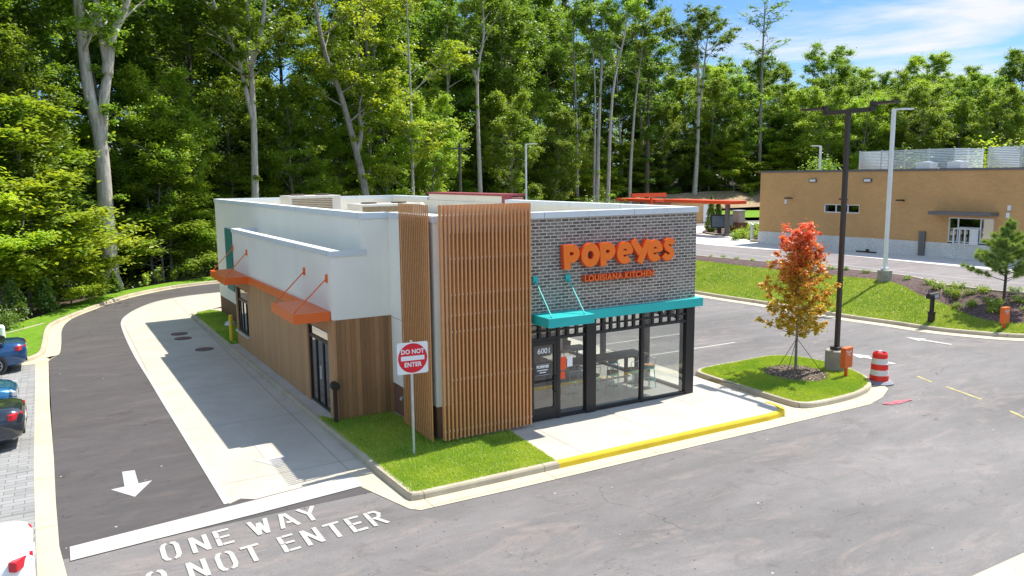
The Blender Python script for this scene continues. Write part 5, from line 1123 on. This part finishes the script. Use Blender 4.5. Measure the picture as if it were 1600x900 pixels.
special('thin grey tree left of the twin stemmed one', 59.0, 85, [[(59.1, .8), (59.06, 4.7), (58.93, 12.8), (58.51, 21.5), (58.4, 27)]], .26, 17, 3.4, LEAFA, BARKG, .14, 1.71, 12, 309)
special('pale gently curved tree left of the far orange canopy', 69.6, 87, [[(69.4, 1.2), (69.34, 6.7), (70.07, 16.6), (71.06, 23.4), (71.3, 28)]], .27, 18, 3.6, LEAFB, BARKL, .14, 1.71, 12, 310)
special('tall pale forked tree with a round crown against the sky', 86.0, 92, [[(85.9, 2.5), (85.93, 3.7), (86.3, 10), (86.35, 18), (85.89, 26), (85.8, 29)], [(86.28, 16.5), (87.0, 20), (87.6, 25.4), (88, 28)]], .42, 20, 5.0, LEAFA, BARKL, .14, 2.09, 20, 311, epic=10)
special('dark ivy covered trunk behind the bin enclosure', 73.1, 88, [[(73.13, 1.5), (73.2, 12), (73.27, 25)]], .4, 12, 3.4, LEAFD, BARKD, .14, 2.28, 18, 312, epic=60)
special('tall sparse pine standing out above the wood against the sky', 98.0, 90, [[(98.0, 2.5), (97.8, 8), (97.6, 22), (97.8, 33)]], .36, 21, 3.6, LEAFD, BARKG, .16, .42, 22, 313, flat=.25, clus=.85, top=.3, epic=4)
# fill the wood
rg = random.Random(77); row_off = (3, 8, 13.5, 19.5, 26)
for ri, off in enumerate(row_off):
    u = rg.uniform(0, 4)
    while u < TOT:
        p, nn = path_at(u); x, y = p+nn*(off+rg.uniform(-1.6, 1.6)); u += rg.uniform(5.0, 7.6)
        if min([math.hypot(x-a, y-b) for a, b in used_pos]+[99]) < 2.6: continue
        right = x > 83 and y < 114
        if x < 90 and ri == 0 and rg.random() < .35: continue
        if x < 34 and rg.random() < (.30 if ri < 3 else .15): continue
        if 22 < x < 80 and rg.random() < (.12 if ri < 2 else .40 if x < 52 else .12): continue
        k = rg.choice((4, 5, 2, 4)) if right else rg.choice((0, 1, 2, 3, 0, 1, 5) if ri < 3 else (0, 1, 3, 2))
        sc = rg.uniform(.85, 1.12)*((.70 if ri < 2 else .80) if right else 1.0)*(.88 if right and y < 62 else 1)*(1.1 if 55 < x < 86 and not right else 1); used_pos.append((x, y)); place_tall(k, x, y, rg.uniform(0, 6.28), sc, ri)
# bright mid height trees along the front of the wood
mid = rg.uniform(0, 3)
while mid < TOT:
    p, nn = path_at(mid); x, y = p+nn*rg.uniform(-.5, 2.5); mid += rg.uniform(5.0, 8.5)
    if 64 < x < 94 or (-1 < x < 6) or min([math.hypot(x-a, y-b) for a, b in used_pos]+[99]) < 1.6: continue
    o = place_tall(4, x, y, rg.uniform(0, 6.28), rg.uniform(.50, .68), 9)
for x, y, sc in ((-3.0, 51.5, .62), (17.5, 66.5, .62), (26.5, 69, .66), (32.5, 72, .6), (45, 78, .62), (53, 81, .55), (101, 80, .72), (108, 70, .70), (113, 61, .68), (118, 52, .64), (104, 76, .66), (122, 44, .62)):
    o = place_tall(4, x, y, x, sc, 9)
# understory with layered sprays
und = []
for i, (H, cw, lm, dens) in enumerate([(7.5, 3.0, LEAFY, 1.0), (9.0, 3.4, LEAFB, 1.1), (6.0, 2.6, LEAFA, 1.15), (10.5, 3.4, LEAFD, 1.1)]):
    und.append((dict(seed=60+i, H=H, base=.9, crown_w=cw, r0=.09, stems=[st(H, (.3, -.2), .2, 40+i)], leafmat=lm, bark=BARKG, leaf=.11, dens=dens*3.2, flat=.32, nl=28, epic=0, layered=True, droop=-.01, clus=1.1), lm, BARKG, .115))
UND = []
ulab = ['small understory tree with flat yellow green sprays at the edge of the wood', 'understory tree with bright green layered sprays at the edge of the wood', 'low leafy understory tree with mid green sprays at the edge of the wood', 'taller dark green understory tree at the edge of the wood']
und_src = [None]*4
def place_under(k, x, y, rz, sc, label=None, row=0):
    loc = (x, y, gz(x, y))
    if und_src[k] is None:
        sp_, lm, bk, lf = und[k]; t = add_tree('understory_tree', ulab[k], 'tree', 'small trees under the tall ones', loc, sp_, lm, bk, lf, up=1.5); und_src[k] = t; t.rotation_euler = (0, 0, rz); t.scale = (sc, sc, sc)
    else: t = copy_thing(und_src[k], loc, rz, sc)
    if not label: UND.append((t, k, row))
    if label: t['label'] = label; del t['group']
    return t
for ri, off in enumerate((0.3, 4.2, 9, 16, 24)):
    u = rg.uniform(0, 3)
    while u < TOT:
        p, nn = path_at(u); x, y = p+nn*(off+rg.uniform(-1, 1)); u += rg.uniform(3.0, 5.2) if ri < 2 else rg.uniform(4.5, 7.5)
        if ri == 0 and (1 < x < 5): continue
        if ri == 0 and 66 < x < 92: x, y = (p+nn*3.0)
        place_under(rg.choice((0, 1, 0, 2, 3) if ri < 2 else (1, 2, 3, 3)), x, y, rg.uniform(0, 6.28), rg.uniform(.75, 1.25), row=ri)
place_under(0, -1.6, 50.0, 1.0, 1.45, 'large yellow green tree with layered sprays at the far left beside the lane')
place_under(0, .3, 49.6, 2.2, .62, 'small tree with a thin pale trunk standing in the grass edge at the left')
place_under(0, -3.6, 46.2, 4.2, 1.1, 'yellow green tree at the left edge of view behind the grass patch')
place_under(1, 6.2, 59.2, 2.0, 1.0, 'bright green layered tree just right of the thick twin trunk')
# each tree says where in the wood it stands
def zone_labels(lst, short, gname, rows):
    bins = {}
    for o, k, row in lst:
        a = az(o); z = next(t for lim, t in ZON if a < lim); rn = next(t for lim, t in rows if row <= lim or lim == 99); bins.setdefault((k if row != 9 else 'mid', z, rn), []).append(o)
    for (k, z, rn), os in bins.items():
        os.sort(key=az); nm = 'bright mid height tree' if k == 'mid' else short[k]
        for i, o in enumerate(os):
            if rn == 'deep in the wood': o['label'] = '%s %s, %s' % (nm, rn, z); o['group'] = '%s %s' % (nm, z)
            else: o['label'] = '%s %s, %s%s' % (nm, rn, z, '' if len(os) == 1 else ', %s from left' % ORD[min(i, 13)]); o['group'] = gname
zone_labels(TREES, ['grey fork stemmed tree', 'pale narrow crowned tree', 'full crowned green tree', 'dark trunked tree', 'bright leafy tree', 'broad leafy tree'], 'tall trees of the wood', ((1, 'at the front'), (2, 'in the middle rows'), (9, 'at the front') if False else (8, 'deep in the wood'), (99, 'along the edge')))
zone_labels(UND, ['yellow green understory tree', 'bright layered understory tree', 'low leafy understory tree', 'dark understory tree'], 'small trees under the tall ones', ((0, 'at the very edge'), (1, 'just inside the edge'), (99, 'deep in the wood')))
# dark utility pole in front of the wood
t = thing('utility_pole', (31.7, 64, .0), 'dark wooden utility pole with a crossarm before the wood', 'pole')
MB().tube([(31.7, 64, -.3), (31.7, 64, 9.7)], [.17, .12], 10).build('pole', BARKD, t); MB().box(30.8, 32.6, 63.85, 63.95, 9.2, 9.35).build('crossarm', BARKD, t)
# far wood behind everything, read as one mass
rgn = np.random.default_rng(4); cs = []
for u in np.arange(0, TOT, 4.0):
    for off in (34, 42, 50):
        p, nn = path_at(u); q = p+nn*(off+rgn.uniform(-3, 3)); h = rgn.uniform(9, 14) if off < 50 else rgn.uniform(11, 16)
        n = 760; v = rgn.normal(size=(n, 3)); v /= np.linalg.norm(v, axis=1)[:, None]; v *= (rgn.uniform(.3, 1, n)**.5)[:, None]*np.array([4.2, 4.2, h/2]); v += np.array([q[0], q[1], ground_z(q[0], q[1])+h/2]); cs.append(v)
o = leaves_obj('far_wood', np.vstack(cs), .42, LEAFD, .6, seed=5); tag(o, 'dark green mass of the wood behind the nearer trees', 'wood', kind='stuff')
# ground cover at the wood edge
cs = []
for u in np.arange(0, TOT, .9):
    for off in (-1.5, 0, 2, 5, 9, 14):
        p, nn = path_at(u); q = p+nn*(off+rgn.uniform(-1, 1)); 
        if off < 0 and rgn.random() < .45: continue
        if 62 < q[0] < 96 and off < 2: continue
        n = int(rgn.integers(12, 34)); s_ = rgn.uniform(.25, .6); v = rgn.normal(size=(n, 3))*np.array([s_, s_, s_*.6]); v[:, 2] = np.abs(v[:, 2]); v += np.array([q[0], q[1], ground_z(q[0], q[1])]); cs.append(v)
o = leaves_obj('ground_cover', np.vstack(cs), .12, LEAFB, .8, seed=6); tag(o, 'low leafy growth along the foot of the wood', 'ground cover', kind='stuff')

# --- conifers and shrubs near the lane
def cypress(seed, h, w):
    rgn = np.random.default_rng(seed); n = 1500; z = rgn.uniform(0, 1, n)**1.1; rad = w*(1-z)**.75*(.35+.65*np.minimum(1, z*9)); a = rgn.uniform(0, 6.28, n); lob = 1+.22*np.sin(a*5+z*14)
    rr = rad*np.sqrt(rgn.uniform(.3, 1, n))*lob; return np.stack([rr*np.cos(a), rr*np.sin(a), z*h+.05], 1)
def add_cypress(name, x, y, z, h, w, seed, label, m=LEAFC, group=None, cat_='shrub'):
    t = thing(name, (x, y, z), label, cat_, group); MB().tube([(0, 0, -.1), (0, 0, h*.85)], [.035, .01], 6).build('trunk', BARKD, t, off=(0, 0, 0)); leaves_obj('crown', cypress(seed, h, w), .075 if h < 3 else .11, m, .2, t, seed=seed); return t
for i, (x, y, h, w, lb) in enumerate([(-2.1, 44.9, 2.1, .75, 'young conical conifer farthest left by the grass edge'), (-.75, 46.9, 1.9, .62, 'young conical conifer second from the left by the grass edge'), (1.9, 52.0, 1.9, .58, 'young conical conifer left of the thick twin trunk base'), (2.75, 53.0, 1.25, .5, 'lower rounded conifer right beside the thick twin trunk base')]):
    add_cypress('conifer_shrub', x, y, 0, h, w, 90+i, lb)
for i, (x, y, h, lb) in enumerate([(54.5, 56.0, 3.4, 'slim upright evergreen just right of the brick wall end'), (57.2, 57.8, 3.0, 'slim upright evergreen above the menu board'), (93.5, 87.5, 2.6, 'small pointed evergreen on the far bank, left of two'), (97, 87.2, 2.6, 'small pointed evergreen on the far bank, right of two')]):
    add_cypress('evergreen', x, y, 1.3 if i < 2 else ground_z(x, y)+.2, h, .62, 120+i, lb)
def add_shrub(name, x, y, z, w, h, seed, label, m, n=500, leaf=.06, group=None, stems=5, up=.5):
    rg = random.Random(seed); rgn = np.random.default_rng(seed); t = thing(name, (x, y, z), label, 'shrub', group); mb = MB(); clu = []
    for k in range(stems):
        a = rg.uniform(0, 6.28); q = limb_pts((0, 0, -.05), (math.cos(a)*.5*w/h, math.sin(a)*.5*w/h, 1), h*rg.uniform(.7, 1), rg, 4); mb.tube(q, [.02*h**.5, .016*h**.5, .012, .009, .006], 4, False)
        for j in (1, 2, 3, 4): clu.append((tuple(q[j]+Vector((rg.uniform(-w, w)*.25, rg.uniform(-w, w)*.25, 0))), w*.30, n/stems/4))
    mb.build('stem', BARKG, t, off=(0, 0, 0)); leaves_obj('foliage', crown_clusters(clu, rgn, 1, .8), leaf, m, up, t, seed=seed); return t
add_shrub('multi_stem_shrub', 8.0, 60.6, 0, 3.4, 3.3, 140, 'pale yellowish many stemmed shrub at the grass edge left of the restaurant', LEAFY, 1500, .10, stems=9)
add_shrub('multi_stem_shrub', 10.2, 61.4, 0, 2.6, 2.7, 141, 'second many stemmed shrub close to the restaurant back corner', LEAFC, 1100, .10, stems=8)
add_shrub('multi_stem_shrub', -.9, 49.0, 0, 2.2, 2.6, 142, 'open many stemmed shrub behind the left conifers', LEAFB, 700, .09, stems=8)
add_shrub('garden_shrub', -2.6, 42.6, 0, 1.7, 1.1, 143, 'yellow green rounded shrub at the left edge above the blue car', LEAFC, 900, .07, stems=8)
add_shrub('garden_shrub', 46.6, 62, 1.2, 4.6, 3.9, 144, 'bright green bush showing just above the restaurant roof', LEAFC, 2600, .13, stems=10)
add_shrub('garden_shrub', 65, 52, 6.2, 3.6, 2.2, 145, 'yellow green tree top showing above the tan roof corner', LEAFC, 900, .14, stems=8)
add_shrub('garden_shrub', 69, 45.6, 6.0, 4.0, 3.2, 146, 'yellow green tree top above the tan roof behind the lamp post', LEAFC, 900, .14, stems=8)
add_shrub('garden_shrub', 76, 41.0, 5.6, 5.0, 4.6, 147, 'golden green tree top between the two slatted roof screens', LEAFY, 1300, .16, stems=8)
for i, (x, y, h, lb) in enumerate([(4.6, 55.4, .9, 'left of three leafy upright seedlings by the lane'), (5.6, 56.6, 1.1, 'middle of three leafy upright seedlings by the lane'), (6.6, 57.3, .9, 'right of three leafy upright seedlings by the lane')]):
    add_shrub('seedling', x, y, 0, .7, h, 150+i, lb, LEAFB, 260, .07, stems=4)
# --- plants in the mulch bed
pl_ = [(38.19, 39.14, .4), (38.54, 38.37, .4), (38.36, 36.99, .4), (38.6, 35.87, .4), (38.56, 29.9, .45), (38.75, 29.01, .45), (38.38, 27.47, .45), (38.2, 24.9, .5), (37.7, 23.39, .6), (37.1, 22.6, .75), (36.45, 21.31, .85), (37.54, 21.82, .7), (35.9, 20.2, .7), (36.2, 19.4, .8), (35.9, 18.9, .6), (37.5, 20.6, .7), (37.2, 18.7, .8), (38.3, 32.5, .4), (38.3, 34.2, .4), (35.7, 19.2, .6), (36.5, 18.0, .75), (37.0, 20.9, .6), (36.8, 21.9, .6), (38.1, 19.5, .6), (35.6, 20.7, .6), (37.4, 17.6, .8)]
ms = None
for i, (x, y, w) in enumerate(pl_):
    dz_ = min([(math.hypot(x-q.x, y-q.y), q.z) for row in L2 for q in row])[1]
    big = w > .55; lb = 'low green shrub among the mulch near the right edge' if big else 'tiny green shrub in the mulch strip along the upper road'
    if ms is None: ms = add_shrub('mulch_shrub', x, y, dz_, .62, .42, 160, lb, LEAFB, 300, .05, group='shrubs planted in the mulch', stems=6); ms.scale = (w/.85,)*3
    else: copy_thing(ms, (x, y, dz_), i*1.3, w/.85*1.15, lb)
bs = None; rg = random.Random(31)
for i in range(26):
    a = rg.uniform(0, 1); x = 50.5+a*12+rg.uniform(-1, 1); y = 48.4+a*8.5+rg.uniform(-1.8, 2.2); lb = 'leafy green shrub in the planting bed by the menu board'
    if bs is None: bs = add_shrub('bed_shrub', x, y, 1.3, 1.0, .7, 175, lb, LEAFB, 380, .08, group='shrubs in the planting bed', stems=6)
    else: copy_thing(bs, (x, y, 1.3), rg.uniform(0, 6), rg.uniform(.7, 1.3))
for i, (x, y) in enumerate(((96, 84.5), (99, 84))): add_shrub('bank_shrub', x, y, ground_z(x, y)+.3, 1.6, 1.1, 190+i, 'low reddish shrub on the far bare bank, %s of two' % ('left', 'right')[i], mat('x_dummy', (.3, .1, .06)) if False else leafm('leaf_red_%d' % i, (.28, .10, .05), (.36, .16, .08), (.2, .12, .04)), 300, .1)
# --- young pine on the bank
px_, py_, pz_ = 36.93, 19.36, .80
t = thing('young_pine', (px_, py_, pz_), 'young pine with tufted bright needles in the mulch at the right edge', 'tree'); rg = random.Random(8); rgn = np.random.default_rng(8)
mb = MB().tube([(0, 0, -.2), (.03, 0, 1.2), (-.02, .02, 2.4), (.02, 0, 3.75)], [.07, .06, .04, .015], 8); tips = []
for k in range(40):
    u = (k+.5)/40; z = .95+2.65*u; a = k*2.4+rg.uniform(-.3, .3); L_ = (1.25*(1-u)+.22)*rg.uniform(.75, 1.1); q = limb_pts((0, 0, z), (math.cos(a), math.sin(a), .25), L_, rg, 4, .10); mb.tube(q, [.02, .017, .013, .01, .006], 4, False)
    for j in (2, 3, 4):
        tips.append((q[j], (q[j]-q[j-1]).normalized()))
        if L_ > .5:
            for s in (-1, 1): a2 = a+s*.8; q2 = limb_pts(q[j], (math.cos(a2), math.sin(a2), .3), L_*.28, rg, 2); mb.tube(q2, [.01, .008, .005], 3, False); tips.append((q2[-1], (q2[-1]-q2[0]).normalized()))
tips.append((Vector((.02, 0, 3.8)), Vector((0, 0, 1))))
mb.build('trunk', BARKD, t, off=(0, 0, 0)); nb = MB()
for p_, d_ in tips:
    for _ in range(150):
        v = (d_*.8+Vector((rg.gauss(0, .7), rg.gauss(0, .7), rg.gauss(0, .7)))).normalized(); b0 = p_-d_*rg.uniform(0, .12); L_ = rg.uniform(.14, .25); s = v.cross(Vector((rg.gauss(0, 1), rg.gauss(0, 1), rg.gauss(0, 1)))).normalized()*.010
        nb.poly([b0-s, b0+s, b0+v*L_])
nb.build('needles', LEAFP, t, off=(0, 0, 0))
# --- maple on the island
t = thing('young_maple', (21.45, 17.85, .05), 'young maple turning red at the top and gold below, staked on the tree island', 'tree'); rg = random.Random(12); rgn = np.random.default_rng(12)
mb = MB().tube([(0, 0, -.1), (.0, .01, 1.0), (.02, 0, 2.0), (0, .02, 3.4), (.03, 0, 4.6)], [.05, .042, .035, .022, .008], 8); clu = []
for k in range(56):
    u = (k+.5)/56; z = 1.15+3.1*u; a = k*2.39+rg.uniform(-.4, .4); L_ = (.52+.92*(1-abs(u-.28)/.95))*rg.uniform(.8, 1.12); q = limb_pts((0, 0, z), (math.cos(a), math.sin(a), .30+.95*u), L_, rg, 4, .05); mb.tube(q, [.015, .012, .009, .006, .004], 4, False)
    for j in (1, 2, 3, 4):
        for _ in range(2): clu.append((tuple(q[j]+Vector((rg.gauss(0, .07), rg.gauss(0, .07), rg.gauss(0, .07)))), rg.uniform(.10, .21), 24))
for k in range(10): clu.append(((rg.gauss(0, .16), rg.gauss(0, .16), 4.2+rg.uniform(0, .75)), .13, 22))
mb.build('trunk', BARKG, t, off=(0, 0, 0)); leaves_obj('crown', crown_clusters(clu, rgn, 1.05, .8), .058, LEAFM, .5, t, seed=3, aspect=.75)
mb = MB()
for a in (200, 320, 80): mb = MB().tube([(0, 0, 1.15), (.85*math.cos(R(a)), .85*math.sin(R(a)), .0)], .010, 5); mb.build('guy_line', BLACKF, t, off=(0, 0, 0))
# wood chips scattered on the mulch ring
rgn = np.random.default_rng(2); n = 1500; a = rgn.uniform(0, 6.28, n); rr = np.sqrt(rgn.uniform(0, 1, n))*1.08; c = np.stack([21.35+rr*np.cos(a), 17.75+rr*np.sin(a)*1.05, .125-.09*rr**1.5+rgn.uniform(-.005, .02, n)], 1)
CHIP = leafm('wood_chip', (.50, .42, .32), (.10, .065, .045), (.26, .19, .13), .0); tag(leaves_obj('wood_chips', c, .035, CHIP, .6, seed=9, aspect=.4), 'pale wood chips heaped round the young maple', 'wood chips', kind='stuff')

# --- grass blades
def blades(name, pts3, h, label, seed, m=BLADE):
    rgn = np.random.default_rng(seed); c = np.asarray(pts3); N = len(c); a = rgn.uniform(0, 6.28, N); w = h*.16; ln = rgn.normal(size=(N, 2))*h*.45; hh = h*rgn.uniform(.5, 1.2, N)
    v = np.empty((N, 3, 3)); v[:, 0] = c+np.stack([np.cos(a)*w, np.sin(a)*w, 0*a], 1); v[:, 1] = c-np.stack([np.cos(a)*w, np.sin(a)*w, 0*a], 1); v[:, 2] = c+np.stack([ln[:, 0], ln[:, 1], hh], 1)
    me = bpy.data.meshes.new(name); me.vertices.add(N*3); me.vertices.foreach_set('co', v.reshape(-1).astype(np.float32)); me.loops.add(N*3); me.loops.foreach_set('vertex_index', np.arange(N*3, dtype=np.int32))
    me.polygons.add(N); me.polygons.foreach_set('loop_start', np.arange(0, N*3, 3, dtype=np.int32)); me.polygons.foreach_set('loop_total', np.full(N, 3, dtype=np.int32)); me.materials.append(m); me.update(calc_edges=True)
    o = bpy.data.objects.new(name, me); COL.objects.link(o); tag(o, label, 'grass', kind='stuff')
def inside(poly, x, y):
    c = np.zeros(len(x), bool); n = len(poly)
    for i in range(n):
        x1, y1 = poly[i][:2]; x2, y2 = poly[(i+1) % n][:2]
        if y1 != y2: c ^= ((y1 > y) != (y2 > y)) & (x < (x2-x1)*(y-y1)/(y2-y1)+x1)
    return c
def scatter(poly, n, seed, z):
    rgn = np.random.default_rng(seed); xs_ = [p[0] for p in poly]; ys_ = [p[1] for p in poly]; x = rgn.uniform(min(xs_), max(xs_), n); y = rgn.uniform(min(ys_), max(ys_), n); k = inside(poly, x, y); return np.stack([x[k], y[k], np.full(k.sum(), z)], 1)
blades('grass', scatter(front_lawn, 60000, 1, .005), .055, 'short mown grass in front of the slatted corner', 11)
blades('grass', scatter(IG, 90000, 2, .005), .05, 'short mown grass on the tree island', 12)
blades('grass', scatter(side_lawn, 16000, 3, .005), .07, 'short grass beside the drive lane wall', 13)
rgn = np.random.default_rng(14); pts = []
tri = [(a, b) for a in range(6, len(BANK)-1) for b in range(8)]
for a, b in tri:
    p0, p1, p2, p3 = BANK[a][b], BANK[a][b+1], BANK[a+1][b+1], BANK[a+1][b]
    if p0.y > 46: continue
    ar = ((p1-p0).cross(p3-p0)).length; n = int(ar*420); u, v = rgn.uniform(0, 1, n)[:, None], rgn.uniform(0, 1, n)[:, None]; q = [np.array(p)[None, :] for p in (p0, p1, p2, p3)]
    pts.append((1-u)*(1-v)*q[0]+u*(1-v)*q[1]+u*v*q[2]+(1-u)*v*q[3])
blades('grass', np.vstack(pts), .085, 'grass on the sloping bank beside the car park', 15)
# fallen leaves and grit on the asphalt
rgn = np.random.default_rng(33); n = 260; c = np.stack([rgn.uniform(2, 28, n), rgn.uniform(6, 14.2, n), np.full(n, RZ+.012)], 1)
tag(leaves_obj('fallen_leaves', c, .022, CHIP, 4, seed=34), 'scattered dry bits and leaves on the asphalt', 'leaf litter', kind='stuff')
